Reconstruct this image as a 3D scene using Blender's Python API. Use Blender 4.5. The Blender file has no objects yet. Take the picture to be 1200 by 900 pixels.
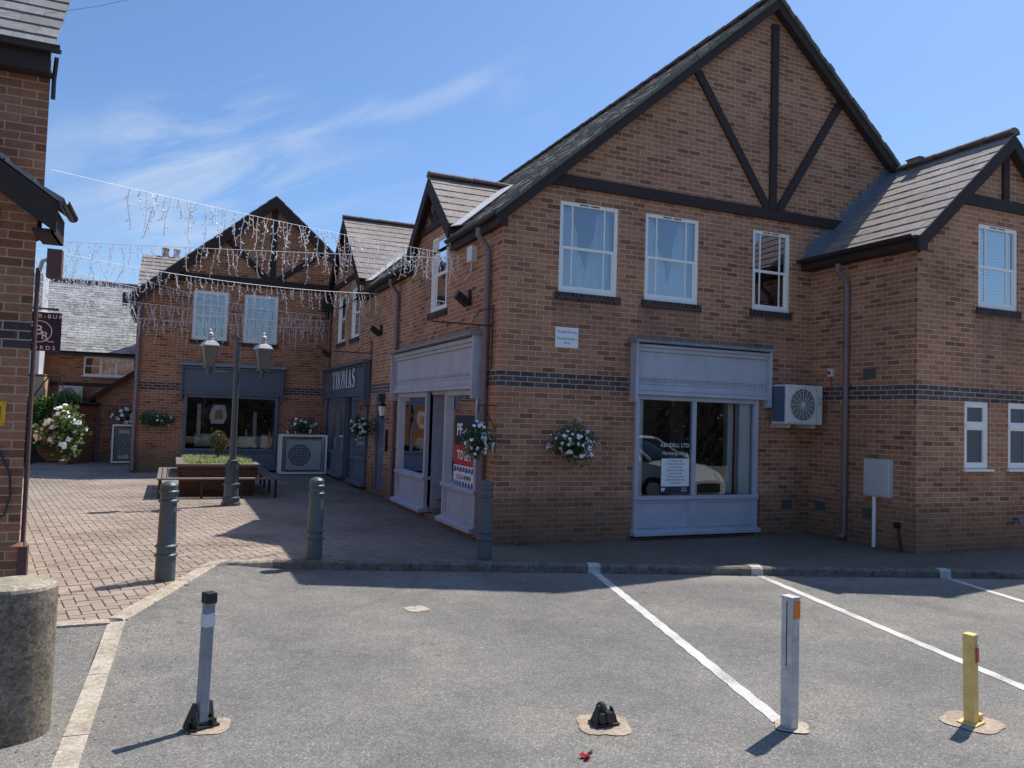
import bpy, bmesh, math, random
from mathutils import Vector, Matrix
R = math.radians
rnd = random.Random(7)
scene = bpy.context.scene
col = scene.collection
V = Vector

# ------------------------------------------------------------------ helpers
WO = {}                                   # world origin of every object built

class MB:
    """collects faces; build() links them as ONE mesh object"""
    def __init__(s): s.v = []; s.f = []; s.m = []
    def face(s, pts, mi=0):
        n = len(s.v); s.v += [tuple(p) for p in pts]; s.f.append(tuple(range(n, n+len(pts)))); s.m.append(mi)
    def hexa(s, p, mi=0):                 # 8 corners: bottom ring 0-3, top ring 4-7
        n = len(s.v); s.v += [tuple(q) for q in p]
        for f in ((3,2,1,0),(4,5,6,7),(0,1,5,4),(1,2,6,5),(2,3,7,6),(3,0,4,7)):
            s.f.append(tuple(n+i for i in f)); s.m.append(mi)
    def box(s, x0, x1, y0, y1, z0, z1, mi=0):
        s.hexa([(x0,y0,z0),(x1,y0,z0),(x1,y1,z0),(x0,y1,z0),(x0,y0,z1),(x1,y0,z1),(x1,y1,z1),(x0,y1,z1)], mi)
    def mbox(s, P, u0, u1, v0, v1, d0, d1, mi=0):   # box in wall coordinates: along, up, outward
        s.hexa([P(u0,v0,d0),P(u1,v0,d0),P(u1,v0,d1),P(u0,v0,d1),P(u0,v1,d0),P(u1,v1,d0),P(u1,v1,d1),P(u0,v1,d1)], mi)
    def beam(s, a, b, wdir, w, tdir, t, mi=0):      # bar a->b; w along wdir (centred), t along tdir (from a outward)
        a = V(a); b = V(b); W = V(wdir).normalized()*w*.5; T = V(tdir).normalized()*t
        s.hexa([a-W, a+W, b+W, b-W, a-W+T, a+W+T, b+W+T, b-W+T], mi)
    def tube(s, pts, r, n=8, mi=0, caps=True):
        pts = [V(p) for p in pts]; rs = r if isinstance(r, (list, tuple)) else [r]*len(pts)
        rings = []; prev = None
        for i, p in enumerate(pts):
            if i == 0: d = pts[1]-p
            elif i == len(pts)-1: d = p-pts[i-1]
            else: d = (pts[i+1]-p).normalized()+(p-pts[i-1]).normalized()
            d.normalize()
            if prev is None:
                a = V((0,0,1)) if abs(d.z) < .9 else V((1,0,0))
                x = d.cross(a).normalized()
            else: x = (prev - d*prev.dot(d)).normalized()
            prev = x; y = d.cross(x)
            k = len(s.v)
            for j in range(n):
                t = 2*math.pi*j/n; s.v.append(tuple(p + (x*math.cos(t)+y*math.sin(t))*rs[i]))
            rings.append(k)
        for i in range(len(rings)-1):
            a, b = rings[i], rings[i+1]
            for j in range(n):
                s.f.append((a+j, a+(j+1)%n, b+(j+1)%n, b+j)); s.m.append(mi)
        if caps:
            s.f.append(tuple(rings[0]+j for j in reversed(range(n)))); s.m.append(mi)
            s.f.append(tuple(rings[-1]+j for j in range(n))); s.m.append(mi)
    def lathe(s, prof, c=(0,0,0), n=24, mi=0, rot=0.0):
        c = V(c); k = len(s.v)
        for r, z in prof:
            for j in range(n):
                t = rot+2*math.pi*j/n; s.v.append((c.x+r*math.cos(t), c.y+r*math.sin(t), c.z+z))
        for i in range(len(prof)-1):
            for j in range(n):
                a = k+i*n; b = a+n
                s.f.append((a+j, a+(j+1)%n, b+(j+1)%n, b+j)); s.m.append(mi)
        s.f.append(tuple(k+j for j in reversed(range(n)))); s.m.append(mi)
        e = k+(len(prof)-1)*n; s.f.append(tuple(e+j for j in range(n))); s.m.append(mi)
    def build(s, name, mats, parent=None, origin=None, smooth=False, recalc=False, bevel=0):
        me = bpy.data.meshes.new(name)
        if origin is None: origin = WO.get(parent.name, V((0,0,0))) if parent else V((0,0,0))
        origin = V(origin)
        me.from_pydata([(a-origin.x, b-origin.y, c-origin.z) for a, b, c in s.v], [], s.f)
        if not isinstance(mats, (list, tuple)): mats = [mats]
        for m in mats: me.materials.append(m)
        if len(mats) > 1: me.polygons.foreach_set('material_index', s.m)
        if recalc:
            bm = bmesh.new(); bm.from_mesh(me); bmesh.ops.recalc_face_normals(bm, faces=bm.faces); bm.to_mesh(me); bm.free()
        if smooth:
            me.polygons.foreach_set('use_smooth', [True]*len(me.polygons))
            try: me.set_sharp_from_angle(angle=R(35))
            except Exception: pass
        me.update()
        o = bpy.data.objects.new(name, me); col.objects.link(o)
        WO[o.name] = origin
        if parent:
            o.parent = parent; o.location = origin-WO[parent.name]
        else: o.location = origin
        if bevel:
            b = o.modifiers.new('edge', 'BEVEL'); b.width = bevel; b.segments = 2; b.limit_method = 'ANGLE'; b.angle_limit = R(40)
        return o

def tag(o, label=None, cat=None, group=None, kind=None):
    if label: o['label'] = label
    if cat: o['category'] = cat
    if group: o['group'] = group
    if kind: o['kind'] = kind
    return o
def thing(name, loc, label, cat, group=None):
    o = bpy.data.objects.new(name, None); col.objects.link(o); o.location = loc
    o.empty_display_size = .2; WO[o.name] = V(loc)
    return tag(o, label, cat, group)
def copy_tree(o, parent=None):
    c = o.copy(); col.objects.link(c)
    if parent: c.parent = parent
    WO[c.name] = WO.get(o.name, V((0,0,0)))
    for ch in list(o.children): copy_tree(ch, c)
    return c

# ------------------------------------------------------------------ materials
def mat_new(name):
    m = bpy.data.materials.new(name); m.use_nodes = True
    nt = m.node_tree; b = nt.nodes['Principled BSDF']; return m, nt, b
def N(nt, typ, **kw):
    n = nt.nodes.new(typ)
    for k, v in kw.items():
        if k.startswith('i_'):
            key = k[2:]; key = int(key) if key.isdigit() else key.replace('_', ' ')
            n.inputs[key].default_value = v
        else: setattr(n, k, v)
    return n
def ramp(nt, stops, interp='LINEAR'):
    n = nt.nodes.new('ShaderNodeValToRGB'); cr = n.color_ramp; cr.interpolation = interp
    while len(cr.elements) > 1: cr.elements.remove(cr.elements[-1])
    for i, (p, c) in enumerate(stops):
        e = cr.elements[0] if i == 0 else cr.elements.new(p)
        e.position = p; e.color = (*c, 1) if len(c) == 3 else c
    return n
def mixc(nt, fac, a, b, mode='MIX'):
    n = nt.nodes.new('ShaderNodeMix'); n.data_type = 'RGBA'; n.blend_type = mode
    for k, v in ((0, fac), (6, a), (7, b)):
        if hasattr(v, 'links'): nt.links.new(v, n.inputs[k])
        elif k == 0: n.inputs[0].default_value = v
        else: n.inputs[k].default_value = (*v, 1) if len(v) == 3 else v
    return n.outputs[2]
def math_(nt, op, a, b=None, c=None):
    n = nt.nodes.new('ShaderNodeMath'); n.operation = op
    for i, v in enumerate((a, b, c)):
        if v is None: continue
        if hasattr(v, 'links'): nt.links.new(v, n.inputs[i])
        else: n.inputs[i].default_value = v
    return n.outputs[0]
def simple(name, c, rough=.6, metal=0, noise=.12, nscale=6, bump=0.0, spec=.5, dirt=0.0, bscale=60):
    """painted / plain surface with slight uneven tone, grime and fine bump"""
    m, nt, b = mat_new(name); L = nt.links.new
    geo = N(nt, 'ShaderNodeTexCoord')
    n1 = N(nt, 'ShaderNodeTexNoise', i_Scale=nscale, i_Detail=6.0); L(geo.outputs['Object'], n1.inputs['Vector'])
    f = math_(nt, 'MULTIPLY_ADD', n1.outputs['Fac'], noise*2, 1-noise)
    cc = mixc(nt, 1.0, (*c, 1), (1,1,1), 'MULTIPLY'); mx = nt.nodes[-1]
    comb = N(nt, 'ShaderNodeCombineColor'); 
    for i in range(3): L(f, comb.inputs[i])
    L(comb.outputs[0], mx.inputs[7])
    if dirt:
        n2 = N(nt, 'ShaderNodeTexNoise', i_Scale=nscale*.35, i_Detail=8.0, i_Roughness=.7); L(geo.outputs['Object'], n2.inputs['Vector'])
        rp = ramp(nt, [(.45, (0,0,0)), (.75, (1,1,1))]); L(n2.outputs['Fac'], rp.inputs[0])
        fd = math_(nt, 'MULTIPLY', rp.outputs[0], dirt)
        cc = mixc(nt, fd, cc, (.05,.045,.035))
    L(cc, b.inputs['Base Color'])
    rr = math_(nt, 'MULTIPLY_ADD', n1.outputs['Fac'], .2, rough-.1); L(rr, b.inputs['Roughness'])
    b.inputs['Metallic'].default_value = metal; b.inputs['Specular IOR Level'].default_value = spec
    if bump:
        n3 = N(nt, 'ShaderNodeTexNoise', i_Scale=float(bscale), i_Detail=4.0); L(geo.outputs['Object'], n3.inputs['Vector'])
        bp = N(nt, 'ShaderNodeBump', i_Strength=bump, i_Distance=.01); L(n3.outputs['Fac'], bp.inputs['Height']); L(bp.outputs[0], b.inputs['Normal'])
    return m

def brick_mat(name, tint=(1,1,1), dark=False, band=(2.235, 2.46), low=.68, soldier=False):
    m, nt, b = mat_new(name); L = nt.links.new
    g = N(nt, 'ShaderNodeNewGeometry')
    sp = N(nt, 'ShaderNodeSeparateXYZ'); L(g.outputs['Position'], sp.inputs[0])
    sn = N(nt, 'ShaderNodeSeparateXYZ'); L(g.outputs['True Normal'], sn.inputs[0])
    ax = math_(nt, 'GREATER_THAN', math_(nt, 'ABSOLUTE', sn.outputs[0]), .6)
    u = math_(nt, 'ADD', math_(nt, 'MULTIPLY', sp.outputs[1], ax), math_(nt, 'MULTIPLY', sp.outputs[0], math_(nt, 'SUBTRACT', 1.0, ax)))
    z = math_(nt, 'ADD', sp.outputs[2], .015)
    cb = N(nt, 'ShaderNodeCombineXYZ')
    L(u, cb.inputs[0]); L(z, cb.inputs[1])
    # slight waviness so the joints are not ruler straight
    wn = N(nt, 'ShaderNodeTexNoise', i_Scale=7.0, i_Detail=3.0); L(g.outputs['Position'], wn.inputs['Vector'])
    wv = N(nt, 'ShaderNodeVectorMath', operation='SCALE'); sub = N(nt, 'ShaderNodeVectorMath', operation='SUBTRACT')
    L(wn.outputs['Color'], sub.inputs[0]); sub.inputs[1].default_value = (.5,.5,.5); L(sub.outputs[0], wv.inputs[0]); wv.inputs['Scale'].default_value = .006
    add = N(nt, 'ShaderNodeVectorMath', operation='ADD'); L(cb.outputs[0], add.inputs[0]); L(wv.outputs[0], add.inputs[1])
    br = N(nt, 'ShaderNodeTexBrick'); L(add.outputs[0], br.inputs['Vector'])
    br.offset = .5; br.inputs['Scale'].default_value = 1
    br.inputs['Color1'].default_value = (0,0,0,1); br.inputs['Color2'].default_value = (1,1,1,1); br.inputs['Mortar'].default_value = (.5,.5,.5,1)
    br.inputs['Mortar Size'].default_value = .0068; br.inputs['Mortar Smooth'].default_value = .25
    br.inputs['Brick Width'].default_value = .075 if soldier else .225; br.inputs['Row Height'].default_value = .3 if soldier else .075
    if dark or soldier:
        rp = ramp(nt, [(0, (.05,.04,.045)), (.5, (.075,.06,.06)), (1, (.10,.075,.072))])
    else:
        rp = ramp(nt, [(0, (.24,.10,.062)), (.08, (.34,.145,.082)), (.25, (.43,.195,.11)), (.5, (.48,.225,.128)), (.78, (.52,.258,.15)), (.92, (.41,.178,.10)), (1, (.27,.12,.08))])
    L(br.outputs['Color'], rp.inputs[0])
    colr = rp.outputs[0]
    # tone variation inside each brick
    nf = N(nt, 'ShaderNodeTexNoise', i_Scale=38.0, i_Detail=5.0, i_Roughness=.65); L(g.outputs['Position'], nf.inputs['Vector'])
    vr = ramp(nt, [(.3, (.76,.76,.77)), (.7, (1.2,1.18,1.15))]); L(nf.outputs['Fac'], vr.inputs[0])
    colr = mixc(nt, 1.0, colr, vr.outputs[0], 'MULTIPLY')
    if not dark and band:
        inb = math_(nt, 'MULTIPLY', math_(nt, 'GREATER_THAN', sp.outputs[2], band[0]), math_(nt, 'LESS_THAN', sp.outputs[2], band[1]))
        bc = ramp(nt, [(0, (.075,.062,.066)), (1, (.14,.115,.12))]); L(br.outputs['Color'], bc.inputs[0])
        colr = mixc(nt, inb, colr, bc.outputs[0])
    mort = mixc(nt, nf.outputs['Fac'], (.16,.13,.11), (.22,.18,.15)) if soldier else mixc(nt, nf.outputs['Fac'], (.56,.42,.30), (.68,.53,.39))
    colr = mixc(nt, br.outputs['Fac'], colr, mort)
    # weathering: broad patches, streaks, damp base
    nb = N(nt, 'ShaderNodeTexNoise', i_Scale=.7, i_Detail=5.0, i_Roughness=.6); L(g.outputs['Position'], nb.inputs['Vector'])
    wr = ramp(nt, [(.3, (.74,.72,.70)), (.5, (.97,.97,.97)), (.72, (1.14,1.12,1.08))]); L(nb.outputs['Fac'], wr.inputs[0])
    colr = mixc(nt, 1.0, colr, wr.outputs[0], 'MULTIPLY')
    mp = N(nt, 'ShaderNodeMapping'); mp.inputs['Scale'].default_value = (2.6,2.6,.35); L(g.outputs['Position'], mp.inputs[0])
    ns = N(nt, 'ShaderNodeTexNoise', i_Scale=1.3, i_Detail=4.0); L(mp.outputs[0], ns.inputs['Vector'])
    sr = ramp(nt, [(.58, (0,0,0)), (.78, (1,1,1))]); L(ns.outputs['Fac'], sr.inputs[0])
    colr = mixc(nt, math_(nt, 'MULTIPLY', sr.outputs[0], .34), colr, (.16,.12,.10))
    zz = math_(nt, 'ADD', sp.outputs[2], math_(nt, 'MULTIPLY', nb.outputs['Fac'], .35))
    lr = N(nt, 'ShaderNodeMapRange'); lr.inputs['From Min'].default_value = .2; lr.inputs['From Max'].default_value = low+.25
    lr.inputs['To Min'].default_value = .6; lr.inputs['To Max'].default_value = 0.0; L(zz, lr.inputs['Value'])
    colr = mixc(nt, lr.outputs[0], colr, (.16,.13,.095))
    colr = mixc(nt, 1.0, colr, tint, 'MULTIPLY')
    if name == 'red_brick':              # run-off stains under the sills, damp foot of the wall
        for x0, x1, zt in ((.85,1.95,3.58), (2.33,3.44,3.58), (4.42,5.31,3.6), (7.0,8.0,3.6), (6.7,7.35,1.18), (7.7,8.35,1.18), (2.15,2.35,3.0), (4.7,4.85,2.6)):
            xm = math_(nt, 'MULTIPLY', math_(nt, 'GREATER_THAN', math_(nt, 'ADD', sp.outputs[0], math_(nt, 'MULTIPLY', ns.outputs['Fac'], .12)), x0), math_(nt, 'LESS_THAN', sp.outputs[0], x1))
            zm = N(nt, 'ShaderNodeMapRange'); zm.inputs['From Min'].default_value = zt-.75; zm.inputs['From Max'].default_value = zt; L(sp.outputs[2], zm.inputs['Value'])
            zc = math_(nt, 'MULTIPLY', zm.outputs[0], math_(nt, 'LESS_THAN', sp.outputs[2], zt+.02))
            k_ = math_(nt, 'MULTIPLY', math_(nt, 'MULTIPLY', xm, zc), math_(nt, 'MULTIPLY', math_(nt, 'POWER', ns.outputs['Fac'], 1.5), 1.15))
            colr = mixc(nt, k_, colr, (.14,.09,.07))
    # efflorescence: faint pale bloom in patches
    ne = N(nt, 'ShaderNodeTexNoise', i_Scale=1.9, i_Detail=6.0, i_Roughness=.7); L(g.outputs['Position'], ne.inputs['Vector'])
    re_ = ramp(nt, [(.60, (0,0,0)), (.74, (1,1,1))]); L(ne.outputs['Fac'], re_.inputs[0])
    colr = mixc(nt, math_(nt, 'MULTIPLY', re_.outputs[0], .20), colr, (.52,.45,.38))
    L(colr, b.inputs['Base Color']); b.inputs['Roughness'].default_value = .88; b.inputs['Specular IOR Level'].default_value = .25
    h = math_(nt, 'ADD', math_(nt, 'MULTIPLY', br.outputs['Fac'], -1.0), math_(nt, 'MULTIPLY', nf.outputs['Fac'], .35))
    bp = N(nt, 'ShaderNodeBump', i_Strength=.75, i_Distance=.008); L(h, bp.inputs['Height']); L(bp.outputs[0], b.inputs['Normal'])
    return m

def tile_mat(name, c1, c2, lichen=(.45,.44,.40), la=.5, rough=.8):
    m, nt, b = mat_new(name); L = nt.links.new
    g = N(nt, 'ShaderNodeNewGeometry')
    rp = ramp(nt, [(0, c1), (1, c2)]); L(g.outputs['Random Per Island'], rp.inputs[0])
    n1 = N(nt, 'ShaderNodeTexNoise', i_Scale=9.0, i_Detail=8.0, i_Roughness=.7); L(g.outputs['Position'], n1.inputs['Vector'])
    r1 = ramp(nt, [(.3, (.7,.7,.7)), (.7, (1.2,1.2,1.2))]); L(n1.outputs['Fac'], r1.inputs[0])
    c = mixc(nt, 1.0, rp.outputs[0], r1.outputs[0], 'MULTIPLY')
    n2 = N(nt, 'ShaderNodeTexNoise', i_Scale=22.0, i_Detail=5.0, i_Roughness=.75); L(g.outputs['Position'], n2.inputs['Vector'])
    n4 = N(nt, 'ShaderNodeTexNoise', i_Scale=1.1, i_Detail=3.0); L(g.outputs['Position'], n4.inputs['Vector'])
    s = math_(nt, 'MULTIPLY', n2.outputs['Fac'], math_(nt, 'ADD', n4.outputs['Fac'], .5))
    r2 = ramp(nt, [(.52, (0,0,0)), (.66, (1,1,1))]); L(s, r2.inputs[0])
    c = mixc(nt, math_(nt, 'MULTIPLY', r2.outputs[0], la), c, lichen)
    L(c, b.inputs['Base Color']); b.inputs['Roughness'].default_value = rough
    bp = N(nt, 'ShaderNodeBump', i_Strength=.5, i_Distance=.01); L(n2.outputs['Fac'], bp.inputs['Height']); L(bp.outputs[0], b.inputs['Normal'])
    return m

def glass_mat(name, tint=(.80,.84,.84), refl=1.0, wob=.0):
    m, nt, b = mat_new(name); L = nt.links.new
    nt.nodes.remove(b); out = nt.nodes['Material Output']
    tr = N(nt, 'ShaderNodeBsdfTransparent'); tr.inputs[0].default_value = (*tint, 1)
    gl = N(nt, 'ShaderNodeBsdfGlossy'); gl.inputs['Roughness'].default_value = .0; gl.inputs[0].default_value = (.95,.97,1,1)
    fr = N(nt, 'ShaderNodeFresnel'); fr.inputs['IOR'].default_value = 1.52
    g = N(nt, 'ShaderNodeNewGeometry')
    nz = N(nt, 'ShaderNodeTexNoise', i_Scale=1.6, i_Detail=1.0); L(g.outputs['Position'], nz.inputs['Vector'])
    bp = N(nt, 'ShaderNodeBump', i_Strength=.12, i_Distance=.02+wob); L(nz.outputs['Fac'], bp.inputs['Height']); L(bp.outputs[0], gl.inputs['Normal'])
    f = math_(nt, 'MULTIPLY_ADD', fr.outputs[0], 1.9*refl, .03*refl)
    mx = N(nt, 'ShaderNodeMixShader'); L(f, mx.inputs[0]); L(tr.outputs[0], mx.inputs[1]); L(gl.outputs[0], mx.inputs[2])
    L(mx.outputs[0], out.inputs[0])
    return m

def leaf_mat(name, c1, c2, c3=None, tr=.25):
    m, nt, b = mat_new(name); L = nt.links.new
    g = N(nt, 'ShaderNodeNewGeometry')
    st = [(0, c1), (.6, c2)] + ([(1, c3)] if c3 else [])
    rp = ramp(nt, st); L(g.outputs['Random Per Island'], rp.inputs[0])
    L(rp.outputs[0], b.inputs['Base Color']); b.inputs['Roughness'].default_value = .55
    tl = N(nt, 'ShaderNodeBsdfTranslucent'); L(rp.outputs[0], tl.inputs[0])
    mx = N(nt, 'ShaderNodeMixShader', i_0=tr); L(b.outputs[0], mx.inputs[1]); L(tl.outputs[0], mx.inputs[2])
    L(mx.outputs[0], nt.nodes['Material Output'].inputs[0])
    return m

def asphalt_mat():
    m, nt, b = mat_new('asphalt'); L = nt.links.new
    g = N(nt, 'ShaderNodeNewGeometry'); P = g.outputs['Position']
    v = N(nt, 'ShaderNodeTexVoronoi', i_Scale=120.0); L(P, v.inputs['Vector'])
    sc = N(nt, 'ShaderNodeSeparateColor'); L(v.outputs['Color'], sc.inputs[0])
    rp = ramp(nt, [(0, (.18,.170,.155)), (.45, (.245,.233,.215)), (.8, (.305,.29,.268)), (.95, (.385,.365,.335)), (1, (.50,.475,.435))]); L(sc.outputs[0], rp.inputs[0])
    ed = ramp(nt, [(.0, (1.15,1.15,1.15)), (.75, (.62,.62,.62))]); L(v.outputs['Distance'], ed.inputs[0])
    mdist = v.outputs['Distance']
    c = mixc(nt, .45, rp.outputs[0], ed.outputs[0], 'MULTIPLY')
    n1 = N(nt, 'ShaderNodeTexNoise', i_Scale=.55, i_Detail=7.0, i_Roughness=.6); L(P, n1.inputs['Vector'])
    r1 = ramp(nt, [(.3, (.72,.72,.74)), (.52, (1,1,1)), (.70, (1.24,1.21,1.15))]); L(n1.outputs['Fac'], r1.inputs[0])
    c = mixc(nt, 1.0, c, r1.outputs[0], 'MULTIPLY')
    n2 = N(nt, 'ShaderNodeTexNoise', i_Scale=5.0, i_Detail=6.0, i_Roughness=.75); L(P, n2.inputs['Vector'])
    r2 = ramp(nt, [(.35, (.84,.84,.85)), (.7, (1.12,1.11,1.08))]); L(n2.outputs['Fac'], r2.inputs[0])
    c = mixc(nt, 1.0, c, r2.outputs[0], 'MULTIPLY')
    # pale worn spots, oil stains
    n3 = N(nt, 'ShaderNodeTexNoise', i_Scale=13.0, i_Detail=3.0); L(P, n3.inputs['Vector'])
    r3 = ramp(nt, [(.70, (0,0,0)), (.76, (1,1,1))]); L(n3.outputs['Fac'], r3.inputs[0])
    c = mixc(nt, math_(nt, 'MULTIPLY', r3.outputs[0], .4), c, (.52,.50,.48))
    mo = N(nt, 'ShaderNodeMapping'); mo.inputs['Location'].default_value = (3.1,7.7,0); L(P, mo.inputs[0])
    n5 = N(nt, 'ShaderNodeTexNoise', i_Scale=1.1, i_Detail=4.0); L(mo.outputs[0], n5.inputs['Vector'])
    r5 = ramp(nt, [(.66, (0,0,0)), (.76, (1,1,1))]); L(n5.outputs['Fac'], r5.inputs[0])
    c = mixc(nt, math_(nt, 'MULTIPLY', r5.outputs[0], .28), c, (.12,.12,.125))
    # silt lying along the kerb: distance from the kerb line y = -1.44 - .334 x
    s = N(nt, 'ShaderNodeSeparateXYZ'); L(P, s.inputs[0])
    k = math_(nt, 'ADD', math_(nt, 'ADD', s.outputs[1], 1.44), math_(nt, 'MULTIPLY', s.outputs[0], .334))
    kr = N(nt, 'ShaderNodeMapRange'); kr.inputs['From Min'].default_value = -.75; kr.inputs['From Max'].default_value = -.1; L(k, kr.inputs['Value'])
    xr = N(nt, 'ShaderNodeMapRange'); xr.inputs['From Min'].default_value = .2; xr.inputs['From Max'].default_value = 2.0; L(s.outputs[0], xr.inputs['Value'])
    silt = math_(nt, 'MULTIPLY', math_(nt, 'MULTIPLY', kr.outputs[0], xr.outputs[0]), r2.outputs[0])
    c = mixc(nt, math_(nt, 'MULTIPLY', silt, .55), c, (.42,.37,.31))
    # faint tyre tracks into the bays, drips, hairline cracks
    tr = N(nt, 'ShaderNodeMapping'); tr.inputs['Rotation'].default_value = (0,0,R(-17)); L(P, tr.inputs[0])
    ts = N(nt, 'ShaderNodeSeparateXYZ'); L(tr.outputs[0], ts.inputs[0])
    tw_ = math_(nt, 'SINE', math_(nt, 'MULTIPLY', ts.outputs[0], 4.1)); tm = ramp(nt, [(.55, (0,0,0)), (1, (1,1,1))]); L(math_(nt, 'MULTIPLY', tw_, n1.outputs['Fac']), tm.inputs[0])
    tm.color_ramp.elements[0].position = .3; tm.color_ramp.elements[1].position = .65
    c = mixc(nt, math_(nt, 'MULTIPLY', tm.outputs[0], .22), c, (.11,.108,.105))
    vd = N(nt, 'ShaderNodeTexVoronoi', i_Scale=1.6); L(P, vd.inputs['Vector']); vr_ = ramp(nt, [(.03, (1,1,1)), (.085, (0,0,0))]); L(math_(nt, 'MULTIPLY_ADD', n2.outputs['Fac'], .06, math_(nt, 'SUBTRACT', vd.outputs['Distance'], .03)), vr_.inputs[0])
    c = mixc(nt, math_(nt, 'MULTIPLY', vr_.outputs[0], .5), c, (.07,.068,.068))
    vc = N(nt, 'ShaderNodeTexVoronoi', feature='DISTANCE_TO_EDGE', i_Scale=.42); wo = N(nt, 'ShaderNodeVectorMath', operation='ADD'); wsc = N(nt, 'ShaderNodeVectorMath', operation='SCALE'); wsc.inputs['Scale'].default_value = .5
    L(n2.outputs['Color'], wsc.inputs[0]); L(P, wo.inputs[0]); L(wsc.outputs[0], wo.inputs[1]); L(wo.outputs[0], vc.inputs['Vector'])
    cr_ = ramp(nt, [(.0, (1,1,1)), (.004, (0,0,0))]); L(vc.outputs['Distance'], cr_.inputs[0])
    c = mixc(nt, math_(nt, 'MULTIPLY', math_(nt, 'MULTIPLY', cr_.outputs[0], r1.outputs[0]), .45), c, (.06,.058,.055))
    L(c, b.inputs['Base Color']); b.inputs['Roughness'].default_value = .9; b.inputs['Specular IOR Level'].default_value = .3
    hh = math_(nt, 'ADD', math_(nt, 'MULTIPLY', mdist, -.8), math_(nt, 'MULTIPLY', sc.outputs[1], .6))
    bp = N(nt, 'ShaderNodeBump', i_Strength=.7, i_Distance=.006); L(hh, bp.inputs['Height']); L(bp.outputs[0], b.inputs['Normal'])
    return m

def paver_mat():
    m, nt, b = mat_new('block_paving'); L = nt.links.new
    g = N(nt, 'ShaderNodeNewGeometry'); P = g.outputs['Position']
    rp = ramp(nt, [(0, (.335,.268,.218)), (.3, (.365,.297,.243)), (.65, (.385,.315,.258)), (1, (.415,.343,.283))]); L(g.outputs['Random Per Island'], rp.inputs[0])
    n1 = N(nt, 'ShaderNodeTexNoise', i_Scale=.8, i_Detail=6.0); L(P, n1.inputs['Vector'])
    r1 = ramp(nt, [(.32, (.72,.70,.68)), (.55, (1,1,1)), (.75, (1.16,1.14,1.1))]); L(n1.outputs['Fac'], r1.inputs[0])
    c = mixc(nt, 1.0, rp.outputs[0], r1.outputs[0], 'MULTIPLY')
    n2 = N(nt, 'ShaderNodeTexNoise', i_Scale=70.0, i_Detail=4.0, i_Roughness=.7); L(P, n2.inputs['Vector'])
    r2 = ramp(nt, [(.3, (.78,.78,.78)), (.7, (1.16,1.16,1.16))]); L(n2.outputs['Fac'], r2.inputs[0])
    c = mixc(nt, 1.0, c, r2.outputs[0], 'MULTIPLY')
    # building's shade painted in: block colour darkens across the strip and passage
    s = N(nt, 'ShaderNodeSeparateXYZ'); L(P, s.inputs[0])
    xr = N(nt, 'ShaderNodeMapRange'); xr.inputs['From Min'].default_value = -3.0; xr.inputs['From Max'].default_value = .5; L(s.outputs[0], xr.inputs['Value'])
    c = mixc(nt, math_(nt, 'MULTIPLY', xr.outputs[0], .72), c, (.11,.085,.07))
    L(c, b.inputs['Base Color']); b.inputs['Roughness'].default_value = .85; b.inputs['Specular IOR Level'].default_value = .3
    bp = N(nt, 'ShaderNodeBump', i_Strength=.4, i_Distance=.004); L(n2.outputs['Fac'], bp.inputs['Height']); L(bp.outputs[0], b.inputs['Normal'])
    return m

def concrete_mat(name, c, speck=.5, moss=0.0, gap=False):
    m, nt, b = mat_new(name); L = nt.links.new
    g = N(nt, 'ShaderNodeNewGeometry'); P = g.outputs['Position']
    n1 = N(nt, 'ShaderNodeTexNoise', i_Scale=4.0, i_Detail=8.0, i_Roughness=.7); L(P, n1.inputs['Vector'])
    r1 = ramp(nt, [(.3, (.68,.66,.62)), (.55, (1,1,1)), (.75, (1.2,1.18,1.12))]); L(n1.outputs['Fac'], r1.inputs[0])
    c0 = mixc(nt, 1.0, c, r1.outputs[0], 'MULTIPLY')
    v = N(nt, 'ShaderNodeTexVoronoi', i_Scale=70.0); L(P, v.inputs['Vector'])
    sc = N(nt, 'ShaderNodeSeparateColor'); L(v.outputs['Color'], sc.inputs[0])
    r2 = ramp(nt, [(0, (.55,.52,.48)), (.5, (1,1,1)), (1, (1.45,1.4,1.3))]); L(sc.outputs[0], r2.inputs[0])
    c0 = mixc(nt, speck, c0, r2.outputs[0], 'MULTIPLY')
    if moss:
        n2 = N(nt, 'ShaderNodeTexNoise', i_Scale=9.0, i_Detail=6.0, i_Roughness=.7); L(P, n2.inputs['Vector'])
        r3 = ramp(nt, [(.48, (0,0,0)), (.66, (1,1,1))]); L(n2.outputs['Fac'], r3.inputs[0])
        c0 = mixc(nt, math_(nt, 'MULTIPLY', r3.outputs[0], moss), c0, (.06,.06,.035))
    L(c0, b.inputs['Base Color']); b.inputs['Roughness'].default_value = .92; b.inputs['Specular IOR Level'].default_value = .25
    hh = math_(nt, 'ADD', sc.outputs[0], n1.outputs['Fac'])
    bp = N(nt, 'ShaderNodeBump', i_Strength=.6, i_Distance=.006); L(hh, bp.inputs['Height']); L(bp.outputs[0], b.inputs['Normal'])
    return m

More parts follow.
